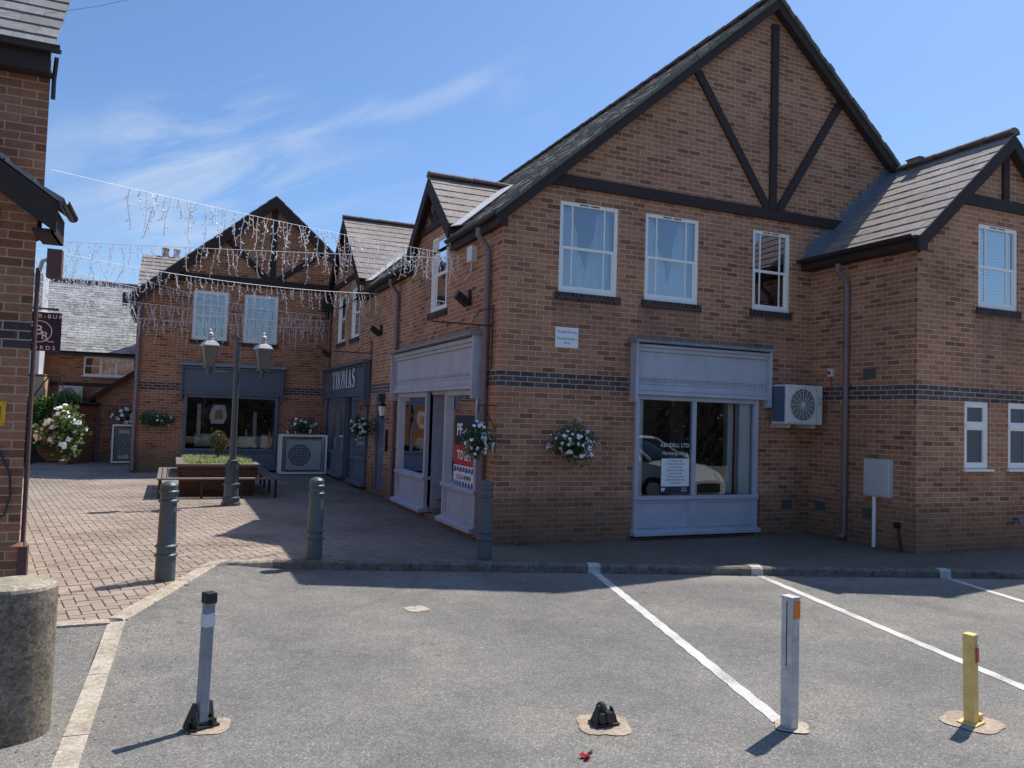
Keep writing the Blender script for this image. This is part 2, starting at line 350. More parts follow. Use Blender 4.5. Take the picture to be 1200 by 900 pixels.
M = {}
M['brick'] = brick_mat('red_brick')
M['brick_far'] = brick_mat('red_brick_far', tint=(.95,.88,.82))
M['brick_left'] = brick_mat('red_brick_near', tint=(.86,.84,.86))
M['brick_plinth'] = brick_mat('plinth_brick', tint=(.88,.84,.78), band=None, low=.9)
M['brick_bg'] = brick_mat('background_brick', tint=(.92,.80,.76), band=None)
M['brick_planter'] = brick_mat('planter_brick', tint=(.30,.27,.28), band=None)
M['brick_sill'] = brick_mat('sill_brick', soldier=True, band=None, tint=(.8,.75,.75))
M['brick_corbel'] = simple('corbel_brick', (.13,.065,.055), .85, noise=.35, nscale=14, bump=.5)
M['tile'] = tile_mat('roof_tile_main', (.20,.18,.165), (.32,.295,.27), (.46,.46,.40), .9)
M['tile_wing'] = tile_mat('roof_tile_brown', (.27,.225,.205), (.33,.275,.25), (.50,.45,.40), .6)
M['tile_old'] = tile_mat('roof_tile_old', (.24,.24,.245), (.46,.455,.44), (.70,.68,.64), .8)
M['tile_slate'] = tile_mat('roof_tile_slate', (.22,.205,.205), (.29,.275,.27), (.42,.42,.40), .3)
M['moss'] = simple('verge_mortar', (.16,.165,.13), .9, noise=.4, nscale=18, bump=.8, dirt=.4)
M['ridge'] = simple('ridge_tile', (.17,.12,.10), .85, noise=.25, nscale=9, bump=.4)
M['timber'] = simple('black_timber', (.052,.036,.034), .7, noise=.35, nscale=12, bump=.35, bscale=30, spec=.2)
M['soffit'] = simple('soffit_paint', (.035,.030,.032), .5, noise=.2)
M['gutter'] = simple('gutter_plastic', (.022,.02,.024), .35, noise=.2)
M['pipe'] = simple('downpipe_plastic', (.22,.15,.165), .35, noise=.2, dirt=.2)
M['lead'] = simple('lead_flashing', (.20,.225,.26), .45, metal=.2, noise=.35, nscale=7, bump=.3, dirt=.2)
M['lead_white'] = simple('pale_valley_lining', (.72,.72,.72), .35, noise=.15, nscale=5)
M['upvc'] = simple('white_upvc', (.98,.95,.88), .32, noise=.04, dirt=.05)
M['paint'] = simple('grey_blue_paint', (.50,.515,.58), .5, noise=.13, nscale=5, dirt=.22, bump=.12)
M['paint_top'] = simple('lead_fascia_top', (.26,.29,.33), .6, noise=.3, nscale=10, dirt=.3)
M['slate_paint'] = simple('slate_blue_paint', (.14,.165,.205), .42, noise=.12, nscale=4, dirt=.1)
M['navy_paint'] = simple('dark_slate_fascia', (.12,.14,.175), .4, noise=.08, nscale=3)
M['door_paint'] = simple('blue_grey_door', (.17,.20,.25), .42, noise=.1)
M['glass'] = glass_mat('window_glass')
M['glass_up'] = glass_mat('upstairs_glass', tint=(.86,.88,.88), refl=2.6)
M['glass_far'] = glass_mat('far_shop_glass', tint=(.7,.75,.76), refl=1.7)
M['frosted'] = simple('frosted_glass', (.10,.11,.12), .35, noise=.25, nscale=40)
M['room'] = simple('room_interior', (.035,.035,.038), .9, noise=.2)
M['room_pale'] = simple('room_pale_wall', (.92,.95,.92), .8, noise=.1)
M['curtain'] = simple('pale_blue_curtain', (.80,.88,.95), .8, noise=.12, nscale=8)
M['net'] = simple('net_curtain', (.80,.86,.93), .8, noise=.15, nscale=14)
M['net_far'] = simple('far_net_sky_tint', (.30,.42,.62), .8, noise=.5, nscale=9)  # net behind the far panes, blue of the reflected sky painted in
M['blind'] = simple('window_blind', (.82,.82,.77), .7, noise=.08)
M['asphalt'] = asphalt_mat()
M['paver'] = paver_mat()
M['sand'] = concrete_mat('joint_sand', (.17,.135,.10), .4)
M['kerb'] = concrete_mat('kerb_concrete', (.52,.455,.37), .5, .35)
M['kerb_dark'] = concrete_mat('kerb_concrete_shaded', (.23,.205,.18), .5, .75)  # mossier kerb concrete, its colour darkened to carry the shade before the shops
M['bollard_conc'] = concrete_mat('aggregate_concrete', (.24,.205,.165), .85, .55)
M['bollard_top'] = concrete_mat('aggregate_concrete_top', (.42,.37,.29), .7, .2)
M['patch'] = concrete_mat('concrete_patch', (.47,.38,.30), .5, .15)
def worn_paint():
    m, nt, b = mat_new('road_paint'); L = nt.links.new
    g = N(nt, 'ShaderNodeNewGeometry'); P = g.outputs['Position']
    n1 = N(nt, 'ShaderNodeTexNoise', i_Scale=60.0, i_Detail=6.0, i_Roughness=.8); L(P, n1.inputs['Vector'])
    n2 = N(nt, 'ShaderNodeTexNoise', i_Scale=3.0, i_Detail=4.0); L(P, n2.inputs['Vector'])
    k = ramp(nt, [(.56, (0,0,0)), (.66, (1,1,1))]); L(math_(nt, 'ADD', math_(nt, 'MULTIPLY', n1.outputs['Fac'], .7), math_(nt, 'MULTIPLY', n2.outputs['Fac'], .4)), k.inputs[0])
    base = mixc(nt, n2.outputs['Fac'], (.70,.68,.64), (.56,.54,.51))
    L(mixc(nt, math_(nt, 'MULTIPLY', k.outputs[0], .75), base, (.24,.23,.22)), b.inputs['Base Color']); b.inputs['Roughness'].default_value = .8
    bp = N(nt, 'ShaderNodeBump', i_Strength=.5, i_Distance=.004); L(n1.outputs['Fac'], bp.inputs['Height']); L(bp.outputs[0], b.inputs['Normal'])
    return m
M['white_line'] = worn_paint()
M['iron'] = simple('bollard_paint', (.095,.125,.14), .42, noise=.35, nscale=14, bump=.35, dirt=.5)
M['lamp_iron'] = simple('lamp_post_paint', (.085,.105,.125), .35, noise=.2, nscale=9, dirt=.25)
M['lamp_white'] = simple('lantern_roof', (.42,.45,.47), .35, noise=.12)
M['galv'] = simple('galvanised_steel', (.60,.61,.62), .5, metal=.25, noise=.35, nscale=18, dirt=.5, bump=.2)
M['galv_paint'] = simple('grey_post_paint', (.29,.32,.37), .5, metal=.1, noise=.35, nscale=16, dirt=.5, bump=.2)
M['tape'] = simple('white_tape', (.66,.68,.70), .5, noise=.15, dirt=.2)
M['black'] = simple('black_plastic', (.018,.018,.02), .45, noise=.2)
M['black_iron'] = simple('black_iron', (.02,.02,.022), .5, noise=.3, bump=.2)
M['yellow'] = simple('yellow_paint', (.86,.62,.20), .55, noise=.22, nscale=14, dirt=.4, bump=.2)
M['orange'] = simple('orange_reflector', (.85,.22,.03), .3, noise=.1)
M['red'] = simple('red_reflector', (.55,.03,.03), .3, noise=.1)
M['ac'] = simple('ac_casing', (.74,.73,.68), .4, noise=.06, dirt=.08)
M['ac_side'] = simple('ac_side_fins', (.09,.13,.20), .45, noise=.1)
M['grille'] = simple('fan_grille', (.09,.10,.10), .5, noise=.1)
M['meter'] = simple('meter_box', (.60,.60,.58), .5, noise=.1, dirt=.1)
M['sign_white'] = simple('sign_white', (.90,.90,.91), .4, noise=.03)
M['sign_navy'] = simple('sign_navy', (.012,.018,.05), .35, noise=.05)
M['sign_blue'] = simple('sign_blue', (.05,.10,.32), .35, noise=.1)
M['sign_red'] = simple('sign_red', (.55,.05,.035), .35, noise=.05)
M['sign_yellow'] = simple('sign_yellow', (.75,.45,.02), .4, noise=.05)
M['ink'] = simple('ink', (.012,.012,.014), .6, noise=.05)
M['text_white'] = simple('white_lettering', (.93,.93,.93), .4, noise=.03)
M['warm'] = simple('poster_orange', (.7,.35,.18), .6, noise=.2, nscale=30)
M['wood'] = simple('weathered_bench_wood', (.20,.165,.145), .7, noise=.3, nscale=15, bump=.4)
M['soil'] = simple('soil', (.05,.035,.025), .95, noise=.4, nscale=30, bump=1.0)
M['lights'] = simple('fairy_light_cable', (.93,.91,.88), .5, noise=.1)
M['render_white'] = simple('white_render', (.66,.66,.68), .8, noise=.08)
M['brick_sun'] = simple('sunlit_brick_base', (.62,.40,.27), .8, noise=.08)  # brick base with the orange of sunlight put into its colour
M['coir'] = simple('basket_liner', (.035,.024,.018), .95, noise=.4, nscale=40, bump=.9)
M['leaf'] = leaf_mat('basket_leaves', (.02,.05,.02), (.05,.12,.035), (.10,.19,.06))
M['leaf_lit'] = leaf_mat('bright_leaves', (.03,.075,.02), (.09,.18,.04), (.34,.44,.14))
M['leaf_pale'] = leaf_mat('pale_ground_cover', (.34,.42,.14), (.50,.58,.26), (.66,.70,.40), .35)
M['leaf_topiary'] = leaf_mat('topiary_leaves', (.06,.05,.02), (.14,.115,.04), (.24,.20,.08))
M['leaf_tree'] = leaf_mat('tree_leaves', (.010,.022,.008), (.022,.045,.014), (.045,.07,.022), .12)
M['hedge'] = leaf_mat('hedge_leaves', (.03,.08,.015), (.09,.20,.03), (.22,.36,.07))
M['bark'] = simple('bark', (.09,.07,.05), .95, noise=.3, bump=.8)
M['petal'] = simple('white_petals', (.92,.91,.93), .6, noise=.06)
M['car'] = simple('white_car_paint', (.72,.73,.75), .18, noise=.02)
M['car_glass'] = simple('car_glass', (.02,.025,.03), .06, noise=.05)
M['tyre'] = simple('tyre', (.02,.02,.02), .8, noise=.1)
M['lens'] = simple('lamp_lens', (.5,.5,.5), .15, noise=.05)
def lantern_glass():
    m, nt, b = mat_new('lantern_glass')
    b.inputs['Base Color'].default_value = (.24,.24,.19,1); b.inputs['Roughness'].default_value = .35
    tr = N(nt, 'ShaderNodeBsdfTransparent'); mx = N(nt, 'ShaderNodeMixShader', i_0=.30)
    nt.links.new(b.outputs[0], mx.inputs[1]); nt.links.new(tr.outputs[0], mx.inputs[2]); nt.links.new(mx.outputs[0], nt.nodes['Material Output'].inputs[0])
    return m
M['lantern_glass'] = lantern_glass()

# ------------------------------------------------------------------ wall planes  P(along, up, outward)
FRONT = lambda u, v, d: (u, -d, v)
SIDE = lambda u, v, d: (-d, u, v)
WINGF = lambda u, v, d: (u, -2.1-d, v)
WINGS = lambda u, v, d: (5.73-d, u, v)
FAR = lambda u, v, d: (u, 13.19-d, v)
LEFTF = lambda u, v, d: (u, -2.7-d, v)
BG = lambda u, v, d: (u, 20-d, v)
BGW = lambda u, v, d: (u, 17.6-d, v)

def clip(poly, a, b, c):                 # keep a*u+b*v+c >= 0
    out = []
    for i in range(len(poly)):
        p, q = poly[i], poly[(i+1) % len(poly)]
        fp = a*p[0]+b*p[1]+c; fq = a*q[0]+b*q[1]+c
        if fp >= 0: out.append(p)
        if fp*fq < 0:
            t = fp/(fp-fq); out.append((p[0]+t*(q[0]-p[0]), p[1]+t*(q[1]-p[1])))
    return out
def wall(mb, P, outline, holes=(), reveal=.10, d=0.0):
    """outline: convex polygon (counter-clockwise in u,v); holes: rects left open with reveals"""
    us = sorted({p[0] for p in outline} | {h[i] for h in holes for i in (0, 1)})
    vs = sorted({p[1] for p in outline} | {h[i] for h in holes for i in (2, 3)})
    u0, u1, v0, v1 = us[0], us[-1], vs[0], vs[-1]
    for i in range(len(us)-1):
        for j in range(len(vs)-1):
            cu = (us[i]+us[i+1])/2; cv = (vs[j]+vs[j+1])/2
            if any(h[0] < cu < h[1] and h[2] < cv < h[3] for h in holes): continue
            poly = [(us[i],vs[j]),(us[i+1],vs[j]),(us[i+1],vs[j+1]),(us[i],vs[j+1])]
            for k in range(len(outline)):
                p, q = outline[k], outline[(k+1) % len(outline)]
                a = -(q[1]-p[1]); b = q[0]-p[0]; c = -(a*p[0]+b*p[1])
                poly = clip(poly, a, b, c)
                if len(poly) < 3: break
            if len(poly) >= 3: mb.face([P(x, y, d) for x, y in poly])
    for h in holes:
        a, b, c, e = h
        for q in (((a,c),(a,e)), ((b,e),(b,c)), ((a,e),(b,e)), ((b,c),(a,c))):
            mb.face([P(*q[0], d), P(*q[1], d), P(*q[1], d-reveal), P(*q[0], d-reveal)])

def sash_window(P, u0, u1, v0, v1, parent, d=0.0, curtain=None, glass='glass_up', style='sash', sill='brick', label=None):
    """frame mesh (part) with pane, sill and curtain as sub-parts"""
    f = MB(); F = .095 if style == 'lattice' else .06; dd = d-.075; df = d-.02
    f.mbox(P, u0, u0+F, v0, v1, dd, df); f.mbox(P, u1-F, u1, v0, v1, dd, df)
    f.mbox(P, u0+F, u1-F, v1-F, v1, dd, df); f.mbox(P, u0+F, u1-F, v0, v0+F*1.1, dd, df)
    a, b, c, e = u0+F, u1-F, v0+F*1.1, v1-F; w = b-a
    if style == 'sash':
        m = c+(e-c)*.49
        f.mbox(P, a, b, m-.022, m+.022, dd+.005, df-.012)
        for k in (.19, .81):
            x = a+w*k
            f.mbox(P, x-.011, x+.011, m+.022, e, dd+.01, df-.018); 
            f.mbox(P, x-.011, x+.011, c, m-.022, dd+.01, df-.024)
        # lower sash stiles sit inside
        f.mbox(P, a, a+.03, c, m-.022, dd+.008, df-.02); f.mbox(P, b-.03, b, c, m-.022, dd+.008, df-.02); f.mbox(P, a+.03, b-.03, c, c+.035, dd+.008, df-.02)
    elif style == 'casement':
        m = c+(e-c)*.66
        f.mbox(P, a, b, m-.04, m+.03, dd+.005, df+.012)
        for (p, q, r, s) in ((a, b, m+.03, e), (a, b, c, m-.04)):
            f.mbox(P, p, p+.035, r, s, dd+.008, df-.006); f.mbox(P, q-.035, q, r, s, dd+.008, df-.006)
            f.mbox(P, p+.035, q-.035, s-.03, s, dd+.008, df-.006); f.mbox(P, p+.035, q-.035, r, r+.03, dd+.008, df-.006)
    elif style == 'lattice':
        m = c+(e-c)*.49
        f.mbox(P, a, b, m-.03, m+.03, dd+.005, df-.012)
        for k in (.25, .5, .75):
            x = a+w*k; f.mbox(P, x-.017, x+.017, c, m-.03, dd+.01, df-.02); f.mbox(P, x-.017, x+.017, m+.03, e, dd+.01, df-.02)
        for k in (.25, .75):
            y = c+(e-c)*k; f.mbox(P, a, b, y-.016, y+.016, dd+.013, df-.024)
    elif style == 'triple':
        for k in (1/3, 2/3):
            x = a+w*k; f.mbox(P, x-.035, x+.035, c, e, dd+.003, df-.004)
        y = (c+e)/2; f.mbox(P, a, a+w/3-.035, y-.015, y+.015, dd+.01, df-.02)
    o = f.build('window', M['upvc'], parent, origin=P((u0+u1)/2, v0, d), bevel=.004)
    if label: o['label'] = label
    g = MB(); g.face([P(u0+F*.5, v0+F*.5, d-.055), P(u1-F*.5, v0+F*.5, d-.055), P(u1-F*.5, v1-F*.5, d-.055), P(u0+F*.5, v1-F*.5, d-.055)])
    g.build('pane', M[glass], o)
    if style == 'sash':
        t = MB(); t.mbox(P, (u0+u1)/2-.17, (u0+u1)/2-.02, v1-.04, v1-.025, df+.002, df+.006); t.mbox(P, (u0+u1)/2+.02, (u0+u1)/2+.17, v1-.04, v1-.025, df+.002, df+.006)
        t.build('trickle_vent', M['black'], o)
    s = MB()
    if sill == 'brick':
        s.mbox(P, u0-.05, u1+.05, v0-.115, v0-.003, d-.06, d+.03); s.build('sill', M['brick_sill'], o, bevel=.004)
    elif sill == 'white':
        s.mbox(P, u0-.04, u1+.06, v0-.035, v0-.003, d-.06, d+.05); s.build('sill', M['upvc'], o)
    # room behind
    r = MB(); a, b, c, e = u0-.02, u1+.02, v0-.05, v1+.02; D = d-1.1
    for q in (((a,c),(b,c)), ((b,c),(b,e)), ((b,e),(a,e)), ((a,e),(a,c))):
        r.face([P(*q[0], d-.10), P(*q[1], d-.10), P(*q[1], D), P(*q[0], D)])
    r.face([P(a,c,D), P(b,c,D), P(b,e,D), P(a,e,D)])
    r.build('room', M['room'], o)
    if curtain:
        kind, mat = curtain; cm = MB(); n = 60
        rows = 14; W = (u1-u0)-2*.05
        ph = rnd.random()*6
        def shape(s, t):                 # s 0..1 along, t 0 bottom .. 1 top
            if kind == 'drape':          # two drapes caught in folds, a V of light between
                fold = .035*math.sin(s*38+ph+1.5*math.sin(t*3))+.02*math.sin(s*17-t*4)
                return fold
            if kind == 'net': return .02*math.sin(s*46+ph)
            return 0
        def grid(s0, s1, dep):
            k = len(cm.v)
            for j in range(rows+1):
                t = j/rows
                for i in range(n+1):
                    s = s0(t)+(s1(t)-s0(t))*i/n
                    cm.v.append(P(u0+.05+W*s, v0+.04+(v1-v0-.08)*t, d-dep+shape(s, t)))
            for j in range(rows):
                for i in range(n):
                    q = k+j*(n+1)+i; cm.f.append((q, q+1, q+n+2, q+n+1)); cm.m.append(0)
        if kind == 'drape':
            grid(lambda t: 0, lambda t: .58-.34*t**1.3, .20); grid(lambda t: .52+.28*t**1.2, lambda t: 1, .24)
        elif kind == 'side': grid(lambda t: 0, lambda t: .30-.12*t, .2)
        elif kind == 'net': grid(lambda t: 0, lambda t: 1, .16)
        elif kind == 'blind':
            for j in range(26):
                z0 = v0+.05+(v1-v0-.1)*j/26; cm.hexa([P(u0+.05,z0,d-.15),P(u1-.05,z0,d-.15),P(u1-.05,z0+.01,d-.19),P(u0+.05,z0+.01,d-.19),P(u0+.05,z0+.035,d-.15),P(u1-.05,z0+.035,d-.15),P(u1-.05,z0+.045,d-.19),P(u0+.05,z0+.045,d-.19)])
        cm.build('blind' if kind == 'blind' else 'curtain', M[mat], o, smooth=(kind != 'blind'))
    return o

def tile_slope(mb, A, B, C, D, tw=.30, th=.30, thick=.022, jit=.004, seed=1, gauge=True):
    """A-B eaves, D-C ridge. every tile a thin tapered slab, courses lapping"""
    rr = random.Random(seed)
    A, B, C, D = map(V, (A, B, C, D))
    n = (B-A).cross(D-A).normalized()
    if n.z < 0: n = -n
    rows = max(2, round((D-A).length/th)); cols = max(1, round((B-A).length/tw))
    def pt(s, t): return A.lerp(B, s).lerp(D.lerp(C, s), t)
    for j in range(rows):
        t0 = j/rows; t1 = min(1, (j+1)/rows+.004); off = .5*(j % 2)/cols
        k = -1
        while True:
            s0 = max(0, (k+0)/cols+off); s1 = min(1, (k+1)/cols+off-.0008)
            k += 1
            if s0 >= 1: break
            if s1-s0 < .002: continue
            e = thick+rr.uniform(-jit, jit)*1.0; e2 = thick+rr.uniform(-jit, jit); lo = rr.uniform(-jit, jit)*.8
            dn = (pt(s0, t0)-pt(s0, t1)).normalized()*lo
            a, b, c, d = pt(s0, t0)+dn, pt(s1, t0)+dn, pt(s1, t1), pt(s0, t1)
            k0 = len(mb.v)
            for q in (a, b, c, d): mb.v.append(tuple(q-n*.012))
            mb.v.append(tuple(a+n*e)); mb.v.append(tuple(b+n*e2)); mb.v.append(tuple(c+n*.004)); mb.v.append(tuple(d+n*.004))
            for f in ((4,5,6,7),(0,1,5,4),(1,2,6,5),(3,0,4,7)):
                mb.f.append(tuple(k0+i for i in f)); mb.m.append(0)
def ridge_tiles(mb, a, b, r=.12, seed=1, L=.45):
    rr = random.Random(seed); a = V(a); b = V(b); n = max(1, round((b-a).length/L)); d = (b-a)/n
    x = d.normalized().cross(V((0,0,1))).normalized()
    for i in range(n):
        p = a+d*i+V((0,0,rr.uniform(-.006,.006))); q = p+d*.985
        k = len(mb.v); m = 7
        for P_, s in ((p, 1.06), (q, .96)):
            for j in range(m):
                t = math.pi*(-.05+1.1*j/(m-1)); mb.v.append(tuple(P_+x*math.cos(t)*r*s+V((0,0,1))*(math.sin(t)*r*.75*s-.03)))
        for j in range(m-1): mb.f.append((k+j, k+j+1, k+m+j+1, k+m+j)); mb.m.append(0)
        mb.f.append(tuple(k+j for j in range(m))); mb.m.append(0); mb.f.append(tuple(k+m+j for j in range(m))); mb.m.append(0)

def text_faces(s, size=1.0, bold=0.0, space=1.0, align='CENTER', narrow=1.0):
    cu = bpy.data.curves.new('lettering', 'FONT'); cu.body = s; cu.size = size; cu.align_x = align; cu.offset = bold
    cu.space_character = space; cu.resolution_u = 3
    o = bpy.data.objects.new('lettering', cu); col.objects.link(o)
    dg = bpy.context.evaluated_depsgraph_get(); me = bpy.data.meshes.new_from_object(o.evaluated_get(dg))
    vs = [(v.co.x*narrow, v.co.y) for v in me.vertices]; fs = [tuple(p.vertices) for p in me.polygons]
    bpy.data.objects.remove(o); bpy.data.curves.remove(cu); bpy.data.meshes.remove(me)
    return vs, fs
def lettering(P, s, u, v, size, d, mat, parent, flip=False, name='lettering', **kw):
    vs, fs = text_faces(s, size, **kw); mb = MB()
    mb.v = [P(u+(-x if flip else x), v+y, d) for x, y in vs]; mb.f = fs; mb.m = [0]*len(fs)
    return mb.build(name, M[mat], parent)

def downpipe(P, u, v0, v1, parent, offs=.06, mat='pipe', swan=None, r=.043):
    mb = MB(); top = P(u, v1, offs)
    pts = [P(u, v0+.10, offs), top]
    if swan: pts += [P(u, v1+.10, offs+.02), P(u, v1+.25, offs+swan), P(u, v1+.36, offs+swan)]
    mb.tube([P(u, v0+.04, offs+.06), P(u, v0+.12, offs)], r, 10); mb.tube(pts, r, 10)
    z = v0+.7
    while z < v1:
        mb.tube([P(u, z, offs), P(u, z+.06, offs)], r*1.28, 10); mb.mbox(P, u-.075, u+.075, z+.005, z+.05, 0.001, .02); z += 1.75
    return mb.build('downpipe', M[mat], parent, smooth=True)
def gutter(mb, a, b, r=.06):
    a = V(a); b = V(b); x = (b-a).normalized().cross(V((0,0,1))).normalized(); m = 7; k = len(mb.v)
    for p in (a, b):
        for j in range(m):
            t = math.pi*(1+j/(m-1)); mb.v.append(tuple(p+x*math.cos(t)*r+V((0,0,1))*math.sin(t)*r))
        for j in range(m):
            t = math.pi*(2-j/(m-1)); mb.v.append(tuple(p+x*math.cos(t)*r*.88+V((0,0,1))*math.sin(t)*r*.88))
    n = 2*m
    for j in range(n): mb.f.append((k+j, k+(j+1) % n, k+n+(j+1) % n, k+n+j)); mb.m.append(0)
    mb.f.append(tuple(k+j for j in range(n))); mb.m.append(0); mb.f.append(tuple(k+n+j for j in range(n))); mb.m.append(0)

# ================================================================== THE GROUND
def seg_d(x, y, a, b):
    ax, ay = a; bx, by = b; t = max(0, min(1, ((x-ax)*(bx-ax)+(y-ay)*(by-ay))/((bx-ax)**2+(by-ay)**2)))
    return math.hypot(x-ax-t*(bx-ax), y-ay-t*(by-ay))
K0, K1, K2, K3 = (-4.56,-2.83), (-3.66,-.40), (-3.02,-.44), (12.0,-5.46)
def ground_h(x, y):
    d = min(seg_d(x, y, K0, K1), seg_d(x, y, (-9,-2.7), K0))
    return -.09+.078*math.exp(-(d/.45)**2)
def axis(lo, hi, st, far):
    a = []; x = lo
    while x <= hi+1e-6: a.append(x); x += st
    s = st; x = lo; pre = []
    while x > -far: s *= 1.6; x -= s; pre.append(x)
    s = st; x = a[-1]; post = []
    while x < far: s *= 1.6; x += s; post.append(x)
    return list(reversed(pre))+a+post
gx = axis(-7.5, 2.0, .14, 260); gy = axis(-7.5, .5, .14, 260)
g = MB()
for y in gy:
    for x in gx: g.v.append((x, y, ground_h(x, y)))
nx = len(gx)
for j in range(len(gy)-1):
    for i in range(nx-1): k = j*nx+i; g.f.append((k, k+1, k+nx+1, k+nx)); g.m.append(0)
tag(g.build('ground', M['asphalt'], smooth=True), 'grey asphalt of the car park in the foreground', 'ground', kind='structure')

# paved courtyard: bed sheet + individual herringbone blocks
PAVE = [K0, K1, K2, K3, (12, .0), (.0,.0), (.0,13.19), (-5.2,13.19), (-5.2,19.8), (-10,19.8), (-10,-2.66)]
def inside(x, y, poly=PAVE):
    c = False; j = len(poly)-1
    for i in range(len(poly)):
        xi, yi = poly[i]; xj, yj = poly[j]
        if (yi > y) != (yj > y) and x < (xj-xi)*(y-yi)/(yj-yi)+xi: c = not c
        j = i
    return c
b = MB(); b.face([(x, y, -.010) for x, y in PAVE])
tag(b.build('paving_bed', M['sand']), 'dark sand bedding under the block paving', 'paving', kind='structure')
b = MB(); ang = R(11); ca, sa = math.cos(ang), math.sin(ang); U = .105; pr = random.Random(3)
def pv(a, c): return (-3.5+(a*ca-c*sa)*U, 1.0+(a*sa+c*ca)*U)
for i in range(-190, 200):
    for j in range(-190, 260):
        dd = (i-j) % 4
        if dd == 0: a0, a1, c0, c1 = i, i+2, j, j+1
        elif dd == 3: a0, a1, c0, c1 = i, i+1, j, j+2
        else: continue
        cx, cy = pv((a0+a1)/2, (c0+c1)/2)
        if not (-9.5 < cx < 11.5 and -5.4 < cy < 19.5): continue
        if cy > 9 and cx < -7.8: continue
        if not inside(cx, cy): continue
        m = .022; hz = pr.uniform(-.0022,.0022); tx = pr.uniform(-.006,.006)
        q = [pv(a0+m, c0+m), pv(a1-m, c0+m), pv(a1-m, c1-m), pv(a0+m, c1-m)]
        m2 = .06; t = [pv(a0+m2, c0+m2), pv(a1-m2, c0+m2), pv(a1-m2, c1-m2), pv(a0+m2, c1-m2)]
        k = len(b.v)
        for x, y in q: b.v.append((x, y, -.012))
        for x, y in t: b.v.append((x, y, hz+tx*(x-cx)))
        for f in ((4,5,6,7),(0,1,5,4),(1,2,6,5),(2,3,7,6),(3,0,4,7)): b.f.append(tuple(k+n for n in f)); b.m.append(0)
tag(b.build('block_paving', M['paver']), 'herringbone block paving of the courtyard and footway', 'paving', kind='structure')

def kerb_run(name, pts, mat, w=.13, top=.012, L=.9, label='', hfun=ground_h):
    mb = MB()
    for a, c in zip(pts[:-1], pts[1:]):
        a = V((*a, 0)); c = V((*c, 0)); n = max(1, round((c-a).length/L)); d = (c-a)/n; nn = V((-d.y, d.x, 0)).normalized()
        for i in range(n):
            p = a+d*i+d*.004; q = a+d*(i+1)-d*.004; e = rnd.uniform(-.003,.003)
            lo = -.14
            # chamfered top edge on the road side
            o0, o1 = p-nn*w*.5, q-nn*w*.5; i0, i1 = p+nn*w*.5, q+nn*w*.5
            mb.hexa([V((o0.x,o0.y,lo)), V((o1.x,o1.y,lo)), V((i1.x,i1.y,lo)), V((i0.x,i0.y,lo)),
                     V((o0.x,o0.y,top-.02+e))+nn*.0, V((o1.x,o1.y,top-.02+e)), V((i1.x,i1.y,top-.02+e)), V((i0.x,i0.y,top-.02+e))])
            s0, s1 = o0+nn*.02, o1+nn*.02
            mb.hexa([V((o0.x,o0.y,top-.02+e)), V((o1.x,o1.y,top-.02+e)), V((i1.x,i1.y,top-.02+e)), V((i0.x,i0.y,top-.02+e)),
                     V((s0.x,s0.y,top+e)), V((s1.x,s1.y,top+e)), V((i1.x,i1.y,top+e)), V((i0.x,i0.y,top+e))])
    return tag(mb.build(name, M[mat]), label, 'kerb', kind='structure')
kerb_run('kerb', [K2, K3], 'kerb_dark', label='concrete kerb coloured dark for shade along the front of the shops')
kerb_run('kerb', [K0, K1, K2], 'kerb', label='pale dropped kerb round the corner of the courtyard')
# flush concrete strip running through the asphalt towards the viewer
mb = MB(); a = V((-4.555,-2.86,0)); c = V((-4.60,-7.6,0)); n = 5; w = .065
a2 = [(-4.555,-2.86), (-4.60,-4.0), (-4.63,-5.1), (-4.65,-6.0), (-4.67,-7.4)]
for p, q in zip(a2[:-1], a2[1:]):
    z0 = ground_h(*p)+.006; z1 = ground_h(*q)+.006
    mb.hexa([(p[0]-w,p[1]-.006,-.12),(p[0]+w,p[1]-.006,-.12),(q[0]+w,q[1]+.006,-.12),(q[0]-w,q[1]+.006,-.12),
             (p[0]-w,p[1]-.006,z0),(p[0]+w,p[1]-.006,z0),(q[0]+w,q[1]+.006,z1),(q[0]-w,q[1]+.006,z1)])
tag(mb.build('kerb_strip', M['kerb']), 'flush pale kerb strip crossing the asphalt at the left', 'kerb', kind='structure')
mb = MB(); mb.hexa([(-9,-2.80,-.12),(-4.60,-2.92,-.12),(-4.62,-2.80,-.12),(-9,-2.64,-.12),(-9,-2.80,.002),(-4.60,-2.92,.002),(-4.62,-2.80,.006),(-9,-2.64,.006)])
tag(mb.build('paving_edge', M['kerb']), 'edge course between paving and asphalt', 'paving', kind='structure')

